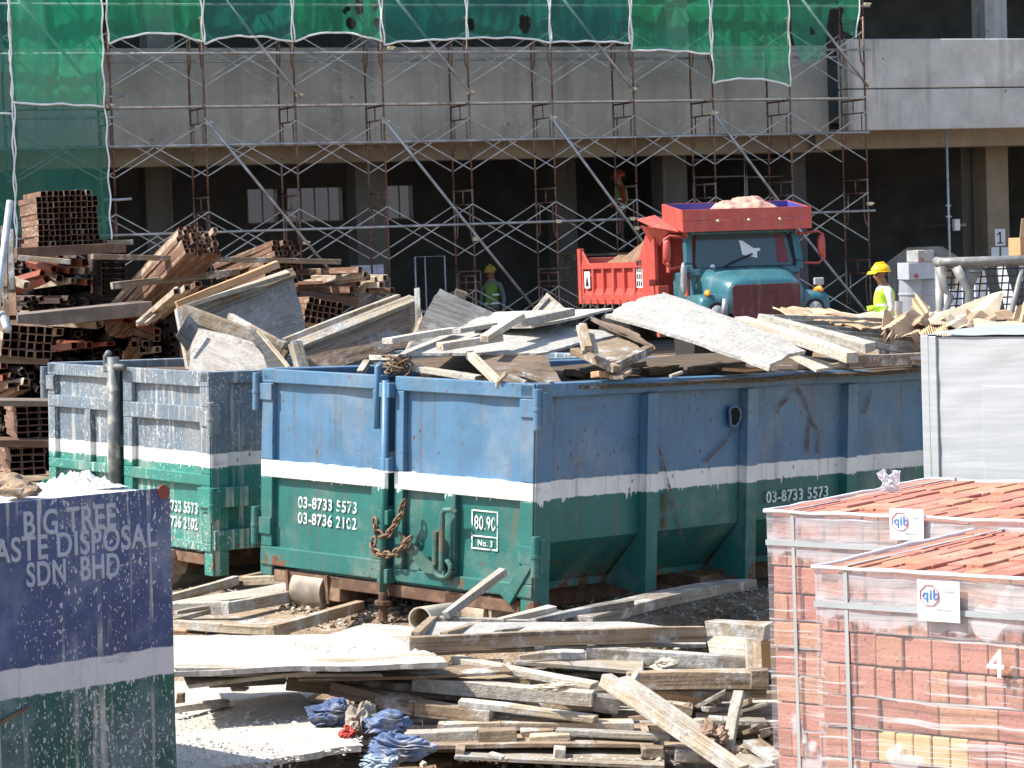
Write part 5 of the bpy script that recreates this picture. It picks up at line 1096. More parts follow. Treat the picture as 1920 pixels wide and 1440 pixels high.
m = MB(); m.prism([P0(-.02, 1.99), P0(.25, 1.93), P0(.26, 2.04), P0(.33, 2.06), P0(.31, 2.1), P0(.2, 2.1), P0(.0, 2.24), P0(-.06, 2.24), P0(-.04, 2.16)], (0, -.003, 0)); m2 = m.build('paper_notice', plain('white_paper', (.75, .78, .82), .7, var=.05), wsg); m2.location = (0.0, -.006, 0)
m = MB(); m.tube([P0(-.6, 1.80)+V((0, -.014, 0)), P0(-.6, 1.80)+V((0, -.005, 0))], .045, 14); tb('disc_sticker', plain('white_paper', (.75, .78, .82)), m, wsg, 0)
m = MB(); m.prism([P0(.62, 1.84), P0(.83, 1.84), P0(.78, 2.3), P0(.64, 2.34)], (0, -.002, 0)); m.build('painted_red_reflection', plain('dim_red', (.15, .02, .02), .3), wsg).location = (0, -.004, 0)  # dim red patch paints a reflection onto the windscreen
# visor tray over the cab
m = MB(); m.box(-1.2, 1.2, .74, .79, 2.41, 2.60).box(-1.2, 1.2, .742, .79, 2.604, 2.795); vis = tb('visor', RED, m, bevel=.006)
m = MB()
for sx in (-1, 1): m.prism([V((sx*1.2, .795, 2.42)), V((sx*1.2, .795, 2.79)), V((sx*1.2, 1.75, 2.93)), V((sx*1.2, 1.75, 2.62))], (-sx*.04, 0, 0))
m.prism([V((-1.159, .8, 2.43)), V((1.159, .8, 2.43)), V((1.159, 1.75, 2.6)), V((-1.159, 1.75, 2.6))], (0, 0, .03)).box(-1.159, 1.159, 1.71, 1.75, 2.64, 2.93); tb('visor_side', RED, m, vis, .006)
m = MB()
for sx in (-1, 1): m.prism([V((sx*1.157, .8, 2.47)), V((sx*1.157, .8, 2.785)), V((sx*1.157, 1.7, 2.92)), V((sx*1.157, 1.7, 2.64))], (-sx*.006, 0, 0))
m.box(-1.14, 1.14, 1.69, 1.707, 2.64, 2.925); tb('visor_lining', BLUI, m, vis, 0)
m = MB()
for x in (-.55, .02, .6): m.tube([(x, .74, 2.585), (x, .71, 2.585)], [.04, .022], 12)
tb('visor_stud', plain('brass_stud', (.62, .5, .32), .4, .5), m, vis, 0, True)
for sx in (-1, 1):
    m = MB(); m.prism([V((sx*1.2, .95, 2.42)), V((sx*1.2, 2.1, 2.72)), V((sx*1.5, 2.2, 2.66)), V((sx*1.4, 1.7, 2.52))], (0, 0, .03)); m.prism([V((sx*1.1, 1.7, 2.45)), V((sx*1.42, 2.25, 2.58)), V((sx*1.15, 2.25, 2.1))], (0, .04, 0)); tb('visor_wing', RED, m, vis, .005)
# mirrors
for sx in (-1, 1):
    m = MB(); X = sx*1.38
    m.tube([(sx*1.05, 1.0, 2.32), (X, .92, 2.36), (X+sx*.1, .92, 2.3), (X+sx*.12, .92, 1.9), (X, .92, 1.8), (sx*1.05, 1.0, 1.82)], .022, 8); mr = tb('mirror_arm', RED, m, None, 0, True)
    m = MB(); m.loft([[V((X+sx*.06+.07*k*cos(a), y, 2.1+.2*k*(abs(sin(a))**.6)*(1 if sin(a) > 0 else -1))) for a in [2*pi*j/16 for j in range(16)]] for y, k in ((.86, .8), (.9, 1), (.95, .9))]); tb('mirror', RED, m, mr, 0, True)
    if sx < 0:
        m = MB(); m.loft([[V((-1.18+.055*k*cos(a), y, 1.62+.28*k*(abs(sin(a))**.7)*(1 if sin(a) > 0 else -1))) for a in [2*pi*j/16 for j in range(16)]] for y, k in ((.78, .7), (.82, 1), (.88, .9))]); tb('mirror', plain('grey_mirror_back', (.3, .31, .32), .5), m, mr, 0, True)
m = MB().box(1.02, 1.2, .28, .36, 1.42, 1.55).build('indicator', plain('grey_mirror_back', (.3, .31, .32)), truck, bevel=.02)
# dump body
YA, YB, ZB, ZT = 2.4, 6.34, 1.17, 1.93
db = MB()
for sx in (-1, 1): db.box(min(sx*1.13, sx*1.17), max(sx*1.13, sx*1.17), YA, YB, ZB+.12, ZT)
db.box(-1.13, 1.13, YA, YB, ZB, ZB+.1).box(-1.17, 1.17, YB-.05, YB, ZB+.1, ZT+.12).prism([V((-1.17, YA-.06, ZB)), V((1.17, YA-.06, ZB)), V((1.17, YA-.06, 2.6)), V((-1.17, YA-.06, 2.6))], (0, .05, 0))
dbo = tb('dump_body', RED, db)
m = MB()
for sx in (-1, 1):
    x0, x1 = sorted((sx*1.172, sx*1.235)); m.box(x0, x1, YA, YB, ZT-.1, ZT+.012); m.box(x0, x1+0, YA, YB, ZB, ZB+.16)
    m.prism([V((sx*1.172, YA, ZB+.16)), V((sx*1.235, YA, ZB+.16)), V((sx*1.172, YA, ZB+.3))], (0, YB-YA, 0))
    for i in range(7): y = YA+.25+i*(YB-YA-.4)/6; m.box(x0, x1-.012 if sx > 0 else x1, y-.05, y+.05, ZB+.163, ZT-.103)
    m.prism([V((sx*1.172, YA-.05, ZB-.1)), V((sx*1.172, YA+.55, ZB+.3)), V((sx*1.172, YA+.55, ZT+.05)), V((sx*1.172, YA+.0, 2.55)), V((sx*1.172, YA-.3, 2.6)), V((sx*1.172, YA-.3, ZB-.1))], (sx*.07, 0, 0))
    m.box(min(sx*1.17, sx*1.26), max(sx*1.17, sx*1.26), YB-.12, YB+.05, ZB, ZT+.3); m.prism([V((sx*1.18, YB-.12, ZT+.25)), V((sx*1.18, YB-.5, ZT)), V((sx*1.18, YB-.12, ZT))], (sx*.04, 0, 0))
    m.box(min(sx*1.18, sx*1.36), max(sx*1.18, sx*1.36), YA-.3, YA-.22, 1.5, 1.62); m.box(min(sx*1.1, sx*1.3), max(sx*1.1, sx*1.3), YA-.6, YA-.45, .6, 1.5)
tb('body_rib', RED, m, dbo, .008)
m = MB()
for i in range(9): y = YA+.3+i*.43; m.box(-1.262, -1.23, y-.025, y+.025, ZB-.07, ZB+.02).tube([(-1.25, y, ZB+.07), (-1.265, y, ZB+.07)], .02, 8)
tb('body_hook', plain('rusty_steel', (.15, .085, .055)), m, dbo, 0)
def plate(y0, y1, z0, z1, name):
    m = MB(); k = 0; B_ = plain('sign_black', (.03, .03, .035), .5); 
    m.box(-1.243, -1.238, y0, y1, z0, z1); o = m.build(name, plain('sign_white', (.65, .67, .7), .5), dbo); q = MB()
    return o
s1 = plate(YA+.36, YA+.68, ZB+.3, ZT-.12, 'side_marking')
q = MB()
for i in range(4):
    for j in range(3): q.box(-1.247, -1.244, YA+.39+j*.1, YA+.45+j*.1, ZB+.33+i*.125, ZB+.42+i*.125)
q.build('lettering', plain('sign_black', (.03, .03, .035)), s1)
s2 = plate(YB-.62, YB-.3, ZB+.3, ZT-.14, 'side_marking'); q = MB(); q.prism([V((-1.247, YB-.36, ZB+.34)), V((-1.247, YB-.56, ZB+.34)), V((-1.247, YB-.46, ZT-.2))], (.003, 0, 0)); q.build('lettering', plain('sign_black', (.03, .03, .035)), s2)
m = MB(); m.box(-.45, .45, .3, 6.0, .55, .8).box(-1.0, 1.0, .95, 1.05, .45, .55).box(-1.0, 1.0, 4.85, 4.95, .45, .55); tb('chassis', BLK, m)
SOIL = plain('brown_soil', (.2, .12, .075), 1., var=.4, scale=5, dirt=(.16, .09, .05))
def sh(u, v):
    x = -1.12+2.24*v; y = YA+.02+(YB-YA-.1)*u; e = min(1, u*9, (1-u)*5, v*6, (1-v)*6)
    h = .72*exp(-((u-.03)/.42)**2)+.2
    return V((x, y, ZT-.12+e*(h+.09*nz((x, y, 2), 2.2)+.05*nz((x, y, 5), 6))))
tag(MB().sheet(sh, 60, 40).build('soil_load', SOIL, None, TP), 'heap of brown soil in the dump body of the red truck', 'soil')
def tarp(u, v):
    x = -.5+1.4*u; e = sin(pi*u)**.5*sin(pi*v)**.5
    return V((x, .95+.7*v, 2.6+.1*v+e*(.36+.1*nz((x*2, v*2, 1), 1.5)-.09*abs(nz((x*3, v*4, 6), 2)))+.02*nz((x, v, 9), 9)))
tag(MB().sheet(tarp, 50, 24).build('tarpaulin', plain('faded_pink_tarpaulin', (.55, .3, .23), .8, var=.3, scale=5, dirt=(.2, .12, .09)), None, TP, smooth=True), 'bundled faded pink tarpaulin in the tray over the truck cab', 'tarpaulin')
o = MB().tube([at(1357, 598, 19.), at(1360, 560, 19.)], .022, 10).build('steel_post', GALV, smooth=True); tag(o, 'short grey pipe sticking up out of the blue bin before the truck', 'pipe')

# ================================================================ people
def person(name, mw, label, cols, helmet=None, vest=None, arms='hold', head_tilt=.35):
    """faces local -x; feet at z=0; one continuous skinned body"""
    V_ = []; E = []; Rr = []
    def nd(p, r, par=None):
        V_.append(V(p)); Rr.append(r if isinstance(r, tuple) else (r, r)); i = len(V_)-1
        if par is not None: E.append((par, i))
        return i
    pel = nd((0, 0, .95), (.135, .16)); wa = nd((-.01, 0, 1.1), (.115, .145), pel); ch = nd((.0, 0, 1.3), (.13, .17), wa); sh_ = nd((.02, 0, 1.43), (.09, .13), ch)
    ne = nd((-.01, 0, 1.52), .056, sh_); hx = -.03*head_tilt*3
    h1 = nd((hx-.01, 0, 1.60), (.075, .068), ne); h2 = nd((hx-.025, 0, 1.68), (.098, .08), h1); h3 = nd((hx-.01, 0, 1.755), (.075, .065), h2)
    nd((hx-.135, 0, 1.635), .016, h1)                               # nose
    for s in (-1, 1):
        nd((hx+.01, s*.088, 1.65), .02, h2)                         # ear
        hip = nd((0, s*.095, .88), .092, pel); kn = nd((-.03, s*.11, .48), .062, hip); an = nd((.02, s*.11, .09), .042, kn); nd((-.12, s*.12, .04), (.04, .035), an)
        so_ = nd((.02, s*.19, 1.40), .062, sh_)
        if arms == 'hold': el = nd((.06, s*.235, 1.12), .047, so_); wr = nd((-.17, s*.13, 1.04), .032, el); hd = nd((-.25, s*.07, 1.05), (.04, .022), wr); fd = V((-.75, -s*.35, .1)).normalized()
        else: el = nd((.05, s*.25, 1.12), .047, so_); wr = nd((-.05, s*.27, .87), .032, el); hd = nd((-.06, s*.27, .79), (.04, .022), wr); fd = V((-.25, 0, -1)).normalized()
        side = V((0, 0, 1)) if arms == 'hold' else V((-1, 0, 0))
        for k, (o_, l) in enumerate(((.027, .07), (.009, .08), (-.009, .075), (-.027, .06))):
            a = nd(V_[hd]+side*o_+fd*.045, .0085, hd); b = nd(V_[a]+fd*l*.5+V((0, -s*.012, -.005)), .008, a); nd(V_[b]+fd*l*.4+V((0, -s*.018, -.012)), .007, b)
        th = nd(V_[hd]+side*.045+fd*.0, .010, hd); nd(V_[th]+side*.02+fd*.035, .009, th)
    def skin(vs, es, rs, nm, sub=1):
        me = bpy.data.meshes.new(nm); me.from_pydata([tuple(p) for p in vs], es, []); ob = bpy.data.objects.new(nm, me); COL.objects.link(ob)
        md = ob.modifiers.new('s', 'SKIN')
        for i, r in enumerate(rs): me.skin_vertices[0].data[i].radius = r
        me.skin_vertices[0].data[0].use_root = True
        sb = ob.modifiers.new('u', 'SUBSURF'); sb.levels = sub; sb.render_levels = sub
        bpy.context.view_layer.update(); out = bpy.data.meshes.new_from_object(ob.evaluated_get(bpy.context.evaluated_depsgraph_get())); bpy.data.objects.remove(ob); return out
    me = skin(V_, E, Rr, 'person', 2); me.materials.clear()
    for c in cols: me.materials.append(c)
    for p in me.polygons:
        c = p.center; hand = (c.x < -.19 and .95 < c.z < 1.15) if arms == 'hold' else (c.z < .9 and abs(c.y) > .21 and c.z > .6)
        p.material_index = 0 if (c.z > 1.49 or hand) else 1 if c.z > .93 else 2 if c.z > .12 else 3
        p.use_smooth = True
    o = bpy.data.objects.new('person', me); COL.objects.link(o); o.matrix_world = mw; tag(o, label, 'person')
    hair = MB(); hair.sheet(lambda u, v: V((hx+.0+.1*cos(pi*(.28-u*.9)), .088*sin(pi*(v-.5)), 0)) if 0 else V((hx-.01+.098*cos(2*pi*u)*sin(pi*.5*(.3+.7*v)), .086*sin(2*pi*u)*sin(pi*.5*(.3+.7*v)), 1.69+.085*cos(pi*.5*(.3+.75*v))-(.07*max(0, cos(2*pi*u))*v))), 20, 6)
    hair.build('hair', plain('black_hair', (.015, .012, .01), .8), o, smooth=True)
    m = MB()
    for s in (-1, 1): m.tube([(hx-.112, s*.034, 1.672), (hx-.118, s*.034, 1.672)], .011, 8)
    m.build('eye', plain('eye_dark', (.02, .015, .012), .3), o)
    if helmet:
        m = MB(); rings = []
        for k in range(9):
            a = pi/2*k/8; rings.append([V((hx-.012+.152*cos(a)*cos(b), .122*cos(a)*sin(b), 1.705+.125*sin(a)**.9)) for b in [2*pi*j/24 for j in range(24)]])
        m.loft(rings); m.loft([[V((hx-.012+k*.155*cos(b)*(1.38 if cos(b) < -.2 else 1.05), k*.125*sin(b)*1.06, 1.708-(.03 if cos(b) < -.4 and k > .9 else 0)+dz)) for b in [2*pi*j/32 for j in range(32)]] for k, dz in ((.9, .004), (1., -.004), (1., -.012), (.9, -.006))], cap=False)
        m.tube([(hx-.15, 0, 1.74), (hx-.08, 0, 1.83), (hx+.03, 0, 1.843), (hx+.12, 0, 1.77)], .014, 8)
        m.build('helmet', helmet, o, smooth=True)
    if vest:
        vm = skin([V((0, 0, .93)), V((-.01, 0, 1.1)), V((0, 0, 1.3)), V((.02, 0, 1.42)), V((.02, -.15, 1.43)), V((.02, .15, 1.43))], [(0, 1), (1, 2), (2, 3), (3, 4), (3, 5)], [(.165, .185), (.14, .165), (.15, .185), (.11, .15), (.085, .085), (.085, .085)], 'vest', 2)
        vm.materials.clear(); vm.materials.append(vest)
        bm = bmesh.new(); bm.from_mesh(vm)
        bmesh.ops.delete(bm, geom=[f for f in bm.faces if f.calc_center_median().z > 1.505 or abs(f.calc_center_median().y) > .215 or f.calc_center_median().z < .86], context='FACES'); bm.to_mesh(vm); bm.free()
        for p in vm.polygons: p.use_smooth = True
        vo = bpy.data.objects.new('vest', vm); COL.objects.link(vo); vo.parent = o
        m = MB()
        for z in (1.02, 1.2): m.loft([[V((.0+(.155)*cos(b), .178*sin(b), z+dz)) for b in [2*pi*j/28 for j in range(28)]] for dz in (-.02, .02)], cap=False)
        m.build('reflective_band', plain('silver_band', (.6, .62, .62), .4, .2), vo, smooth=True)
    return o
SKIN = plain('brown_skin', (.22, .105, .06), .6, var=.15); SHIRT = plain('cream_shirt', (.66, .63, .56), .85, var=.12, scale=10); TROU = plain('dark_trousers', (.06, .065, .08), .9); BOOT = plain('dark_boots', (.03, .025, .02), .7)
HIV = plain('lime_vest', (.5, .82, .05), .7, var=.1); YHAT = plain('yellow_helmet', (.85, .5, .01), .3, var=.05)
px = 1660; D = 40.; gp = at(px, 640, D)
person('person', M.Translation((gp.x, gp.y, 0)) @ rotz(.12), 'person in a yellow helmet, cream shirt and lime vest looking down at their hands', (SKIN, SHIRT, TROU, BOOT), YHAT, HIV)
gl = cloth('lime work gloves held in the hands of the worker by the truck', 1640, 578, 39.9, .13, .07, HIV, 61., name='work_gloves', cat='gloves', depth=.06)
DV = plain('shade_dim_lime_vest', (.1, .2, .03), .8); DH = plain('shade_dim_yellow_helmet', (.28, .19, .02), .5)  # darker copies of vest and helmet, bay shade put into the colour
gp = FM @ V((FP(922, 540, 2.4).x, 2.4, .03)); person('person', M.Translation(gp) @ rotz(1.2), 'dim figure in a yellow helmet and green vest in the shade behind the scaffold', (SKIN, plain('shade_dim_shirt', (.1, .13, .12), .9), TROU, BOOT), DH, DV, arms='down')
plk = MB().box(-1.4, 1.4, -.25, .25, -.05, 0).build('work_deck', WOOD['brown'], None, FM @ M.Translation((FP(1165, 380, 4.4).x, 4.4, 2.0))); tag(plk, 'plank deck under the figure in red inside the dark bay', 'deck')
for x in (-1.3, 1.3):
    for y in (-.22, .22): MB().tube([(x, y, -1.97), (x, y, -.052)], .024).build('leg', REDT, plk)
person('person', FM @ M.Translation((FP(1165, 380, 4.4).x, 4.4, 2.0)) @ rotz(-.4), 'dim figure in red overalls on a deck inside the dark bay behind the scaffold', (SKIN, plain('red_overalls', (.2, .02, .015), .9), plain('shade_dim_trousers', (.05, .03, .03)), BOOT), plain('red_helmet', (.3, .04, .02), .5), DV, arms='hold')  # overalls, trousers and helmet also carry the bay shade in their colour

# ================================================================ skid steer cab at the right
SG = plain('worn_grey_paint', (.2, .2, .195), .5, .1, .3, 8, dirt=(.4, .37, .32)); SGD = plain('cab_dark', (.04, .045, .05), .6)
sD = 23.6; sp = at(1835, 560, sD); SM = M.Translation((sp.x, sp.y, 0)) @ rotz(-.12); SI = SM.inverted()
skid = empty('skid_steer', SM, 'worn grey skid steer loader with a mesh sided cab, behind the cardboard heap', 'skid steer')
def S(px, py, y=0.):
    o = SI @ EYE; d = SI.to_3x3() @ ray(px, py); return o+d*((y-o.y)/d.y)
a = S(1764, 492); b = S(1960, 486)
m = MB(); m.tube([V((a.x, .9, a.z)), V((a.x-.0, .25, a.z)), V((a.x+.03, .03, a.z)), V((a.x+.1, 0, a.z)), b], .042, 12); m.tube([V((a.x+.02, .9, a.z-.03)), V((b.x, .9, a.z-.03))], .042, 12)
m.build('roof_bar', SG, skid, smooth=True)
m = MB()
q = [S(1762, 500), S(1772, 545), S(1783, 555), S(1768, 600)]; m.tube([q[0], q[1], q[2], q[3], V((q[3].x, 0, .9))], [.05, .035, .03, .035, .04], 10)
m.build('cab_post', SG, skid, smooth=True); m = MB()
q = [S(1793, 500), S(1806, 525), S(1818, 548), S(1814, 600)]; m.tube([q[0], q[1], q[2], q[3], V((q[3].x, 0, .9))], [.05, .045, .04, .045, .05], 10); m.prism([S(1800, 501), S(1845, 501), S(1828, 532), S(1820, 560)], (0, .02, 0))
m.build('cab_post', SG, skid, smooth=True); m = MB()
q = [S(1916, 505), S(1893, 600)]; m.tube([q[0], q[1], V((q[1].x, 0, .9))], .025, 10)
m.build('cab_post', SG, skid, smooth=True)
for x in (a.x+.02, b.x): MB().tube([V((x, .9, a.z-.03)), V((x, .9, .9))], .04, 8).build('cab_post', SG, skid, smooth=True)
0 and m.build('cab_post', SG, skid, smooth=True)
m = MB(); c = S(1781, 518); m.box(c.x-.03, c.x+.05, .06, .12, c.z-.12, c.z+.09); m.build('work_light', plain('cream_plastic', (.58, .5, .38)), skid, bevel=.01)
m = MB(); c = S(1828, 508); m.tube([c+V((-.05, -.01, 0)), c+V((.05, -.01, 0))], .012, 8); m.build('grab_handle', SG, skid, smooth=True)
m = MB(); z0 = S(1800, 600).z; z1 = a.z-.05
x = a.x+.05
while x < b.x: m.tube([V((x+.06, .03, z1)), V((x, .03, z0))], .008, 5); x += .064
z = z0
while z < z1: m.tube([V((a.x+.05, .03, z)), V((b.x, .03, z))], .008, 5); z += .064
m.build('side_mesh', SGD, skid)
m = MB(); m.box(a.x, b.x, 0, .9, .45, .92); m.build('body', SG, skid, bevel=.03)
m = MB(); m.beam(S(1855, 500, .45), S(1880, 610, .45), .1, .1); m.beam(S(1895, 495, .5), S(1925, 600, .5), .1, .1); m.build('lift_arm', SGD, skid)
for x in (a.x+.3, b.x-.3):
    for y in (-.1, .8): MB().tube([(x, y, .33), (x, y+.22, .33)], .33, 20).build('wheel', BLK, skid, bevel=.02)

# ================================================================ cardboard in the far end of the blue bin
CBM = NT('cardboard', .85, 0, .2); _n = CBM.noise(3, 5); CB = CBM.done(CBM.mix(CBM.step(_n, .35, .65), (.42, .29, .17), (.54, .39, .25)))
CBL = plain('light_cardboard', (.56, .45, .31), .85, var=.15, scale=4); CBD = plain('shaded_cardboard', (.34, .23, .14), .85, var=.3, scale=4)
def card(label, corners, mat, fold=.06, t_=.006, seed=0., fr=1.4, corr=0.):
    C = [at(*c) for c in corners]; ctr = sum(C, V())/4; nn = (C[1]-C[0]).cross(C[3]-C[0]).normalized(); 
    if nn.dot(EYE-ctr) < 0: nn = -nn
    mw = frame(ctr, C[1]-C[0], z=nn); inv = mw.inverted(); c = [inv @ p for p in C]
    def fn(u, v):
        p = c[0]*(1-u)*(1-v)+c[1]*u*(1-v)+c[2]*u*v+c[3]*(1-u)*v
        return p+V((0, 0, fold*(nz((p.x, p.y, seed), fr)*1.4 + (abs(((u*1.7+v*.9+seed) % 1)-.5)-.25)*1.2) + corr*sin(u*70)))
    return tag(MB().sheet(fn, 40 if corr else 18, 14, t_).build('cardboard_sheet', mat, None, mw), label, 'cardboard')
card('biggest pale cardboard sheet draped at the top of the cardboard heap', [(1738, 588, 19.0), (1884, 554, 20.0), (1868, 600, 19.2), (1745, 606, 18.6)], CBL, .05, seed=1.2)
card('folded flap of cardboard standing up left of the biggest sheet', [(1711, 582, 19.4), (1718, 555, 19.6), (1744, 578, 19.5), (1738, 598, 19.1)], CB, .06, seed=3.1)
card('sagging brown cardboard in the middle of the heap', [(1740, 578, 19.2), (1792, 572, 19.4), (1800, 610, 18.9), (1742, 612, 18.7)], CBL, .07, seed=4.4)
card('curled cardboard tube lying over the slats', [(1654, 588, 18.6), (1722, 604, 18.6), (1728, 624, 18.3), (1656, 618, 18.2)], CB, .1, seed=5.9, fr=2)
card('pale flattened carton nearest the worker', [(1560, 594, 19.4), (1658, 586, 19.6), (1650, 602, 19.1), (1590, 606, 19.0)], CBL, .04, seed=7.7)
card('ribbed torn cardboard with the corrugation showing', [(1722, 618, 18.3), (1772, 604, 18.5), (1784, 626, 18.2), (1728, 634, 18.0)], CB, .04, seed=8.3, corr=.008)
card('cream cardboard sheet folded under the biggest one', [(1776, 594, 18.6), (1826, 606, 18.6), (1822, 618, 18.3), (1774, 616, 18.2)], CBL, .05, seed=9.9)
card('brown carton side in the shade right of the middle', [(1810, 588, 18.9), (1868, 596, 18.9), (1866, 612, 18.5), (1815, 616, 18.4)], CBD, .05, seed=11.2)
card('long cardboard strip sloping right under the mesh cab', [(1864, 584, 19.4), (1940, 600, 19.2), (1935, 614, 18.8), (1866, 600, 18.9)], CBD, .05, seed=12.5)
card('curled up cardboard corner at the right edge of the picture', [(1898, 592, 19.0), (1935, 560, 19.6), (1940, 606, 19.0), (1902, 606, 18.7)], CB, .07, seed=13.6)
card('flat pale cardboard at the foot of the heap by the white pallet', [(1824, 604, 18.5), (1930, 606, 18.7), (1930, 618, 18.3), (1826, 622, 18.2)], CBL, .03, seed=14.8)
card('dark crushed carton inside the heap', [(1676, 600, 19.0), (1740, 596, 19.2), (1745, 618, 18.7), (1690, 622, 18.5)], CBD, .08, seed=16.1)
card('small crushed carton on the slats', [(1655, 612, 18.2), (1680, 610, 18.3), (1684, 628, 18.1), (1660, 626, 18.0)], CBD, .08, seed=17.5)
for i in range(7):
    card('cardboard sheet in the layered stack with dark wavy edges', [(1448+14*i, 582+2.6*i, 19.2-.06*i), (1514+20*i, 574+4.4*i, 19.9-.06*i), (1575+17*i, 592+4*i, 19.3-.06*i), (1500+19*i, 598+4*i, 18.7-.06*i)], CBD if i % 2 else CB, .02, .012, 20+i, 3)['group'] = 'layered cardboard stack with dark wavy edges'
    card('thin flattened carton filling the back of the bin behind the layered stack', [(1560+50*i, 602+2*i, 19.2), (1640+48*i, 596+3*i, 19.8), (1660+48*i, 612+2*i, 19.2), (1580+50*i, 618+2*i, 18.6)], CBD if i % 2 else CB, .05, .008, 40+i*1.3, 2)['group'] = 'flattened cartons at the back of the bin'

# ================================================================ stores in the dark bay at the right
BXW = plain('white_carton', (.5, .53, .6), .7, var=.1); BXB = plain('brown_carton', (.42, .25, .12), .8, var=.15)
def carton(label, px, py, D, w, d, h, mat, yaw=.3, tape=True, base=None):
    p = at(px, py, D); z0 = p.z-h if base is None else base
    o = empty('carton', M.Translation((p.x, p.y, z0)) @ rotz(yaw), label, 'carton')
    hh = p.z-z0; MB().box(-w/2, w/2, 0, d, 0, hh).build('box', mat, o, bevel=.008); MB().box(-.03, .03, -.003, d+.003, hh*.75, hh+.004).build('tape', plain('parcel_tape', (.6, .5, .38), .3), o); return o
DD = 50.5
st = at(1737, 540, DD); zp = .15
pal = MB()
for k in range(5): pal.box(-.6, .6, .05+k*.24, .2+k*.24, .12, .15)
for x in (-.55, 0, .55): pal.box(x-.05, x+.05, .03, 1.2, .03, .12)
po = pal.build('pallet', WOOD['grey'], None, M.Translation((st.x, st.y, 0)) @ rotz(.3)); tag(po, 'wooden pallet under the wrapped drums in the dark bay', 'pallet')
drm = plain('white_drum', (.4, .43, .48), .4, var=.1)
for i, (px, lb) in enumerate(((1748, 'white ribbed drum standing right in the wrapped stores'), (1716, 'pale drum standing left in the wrapped stores'))):
    p = at(px, 525, DD-.05); m = MB(); zt = p.z; m.loft([[V((p.x+r_*cos(a), p.y+.35+r_*sin(a), z)) for a in [2*pi*k/24 for k in range(24)]] for z, r_ in ((.15, .26), (.35, .27), (.36, .285), (.39, .285), (.4, .27), (zt-.3, .27), (zt-.29, .285), (zt-.26, .285), (zt-.25, .27), (zt, .26))]); tag(m.build('drum', drm, smooth=False), lb, 'drum')
SGNR = plain('hazard_red', (.5, .04, .03), .6)
for (px, py, w, h, lb) in ((1731, 492, .62, .32, 'carton with a red hazard diamond on the wrapped drums'), (1736, 469, .34, .22, 'top carton of the wrapped stores, with a small red diamond')):
    c = carton(lb, px, py, DD-.1, w, .5, h, BXW if h > .3 else plain('grey_carton', (.35, .35, .33), .8)); q = MB(); q.prism([V((-w*.25, -.006, h*.38)), V((-w*.25+.06, -.006, h*.2)), V((-w*.25, -.006, h*.02)), V((-w*.25-.06, -.006, h*.2))], (0, .003, 0)); q.build('hazard_mark', SGNR, c)
t = NT('cloudy_film', .25); tr = t.n('BsdfTransparent'); t.put(t.b, 'Base Color', (.2, .22, .24, 1)); mm = t.n('MixShader', {0: t.step(t.noise(2, 4), .3, .7, .08, .25)}); t.t.links.new(tr.outputs[0], mm.inputs[1]); t.t.links.new(t.b.outputs[0], mm.inputs[2]); t.t.links.new(mm.outputs[0], t.out.inputs[0])
p = at(1737, 463, DD); q = at(1674, 492, DD)
m = MB(); hw = p.x-q.x; m.loft([[V((p.x+sx*k*hw, p.y+.2+sy*k*.5, z)) for sx, sy in ((-1, -1), (1, -1), (1, 1), (-1, 1))] for k, z in ((1, .2), (1, q.z), (.45, p.z))]); tag(m.build('film_cover', t.m), 'cloudy plastic film tented over the drums and cartons', 'plastic film')
for i, (px, py, lb) in enumerate(((1796, 500, 'white carton left of the row seen through the mesh cab'), (1816, 500, 'second white carton seen through the mesh cab'), (1840, 498, 'third white carton seen through the mesh cab'), (1866, 498, 'fourth white carton seen through the mesh cab'), (1894, 496, 'rightmost white carton of the row seen through the mesh cab'))):
    carton(lb, px, py+6, 36., .2, .4, .2, BXW, .25, base=.6)
tbl = MB().box(-.6, .9, -.05, .6, .5, .595); 
for x in (-.5, .8): tbl.box(x-.04, x+.04, 0, .5, .0, .499)
pp = at(1830, 540, 36.); tag(tbl.build('trestle', WOOD['tan'], None, M.Translation((pp.x, pp.y, 0)) @ rotz(.25)), 'low trestle carrying the white cartons behind the mesh cab', 'trestle')
big = carton('open brown carton high at the right edge of the picture', 1940, 445, 30., .36, .35, .3, BXB, .2, base=None)
p = at(1940, 445, 30.); m = MB(); m.prism([V((-.18, 0, .3)), V((.25, 0, .3)), V((.25, -.02, .55)), V((-.16, -.02, .52))], (0, .008, 0)); m.build('flap', CB, big)
zz_ = p.z-.3; m = MB(); m.box(-.25, .5, -.05, .5, 0, zz_-.004); cs = tag(m.build('carton_stack', BXW, None, M.Translation((p.x, p.y, 0)) @ rotz(.2), bevel=.01), 'white wrapped carton stack under the open brown carton', 'carton stack')
q = MB()
for k in range(1, 5): q.box(-.255, .505, -.055, -.045, zz_*k/5-.006, zz_*k/5+.006)
q.build('seam', SGD, cs)
for (px, lb) in ((1866, 'white sheet pair low on the column, left one'), (1885, 'white sheet pair low on the column, right one')):
    o = FP(px, 473, 3.885); tag(MB().box(-.11, .11, -.004, .004, -.12, .12).build('paper_notice', plain('white_paper', (.75, .78, .82)), None, FM @ M.Translation((o.x, 3.885, o.z))), lb, 'notice')
o = FP(1875, 445, 3.885); ns = tag(MB().box(-.145, .145, -.005, .004, -.2, .2).build('number_sign', plain('white_paper', (.75, .78, .82)), None, FM @ M.Translation((o.x, 3.885, o.z))), 'white paper sign with a black number 1 on the column', 'sign')
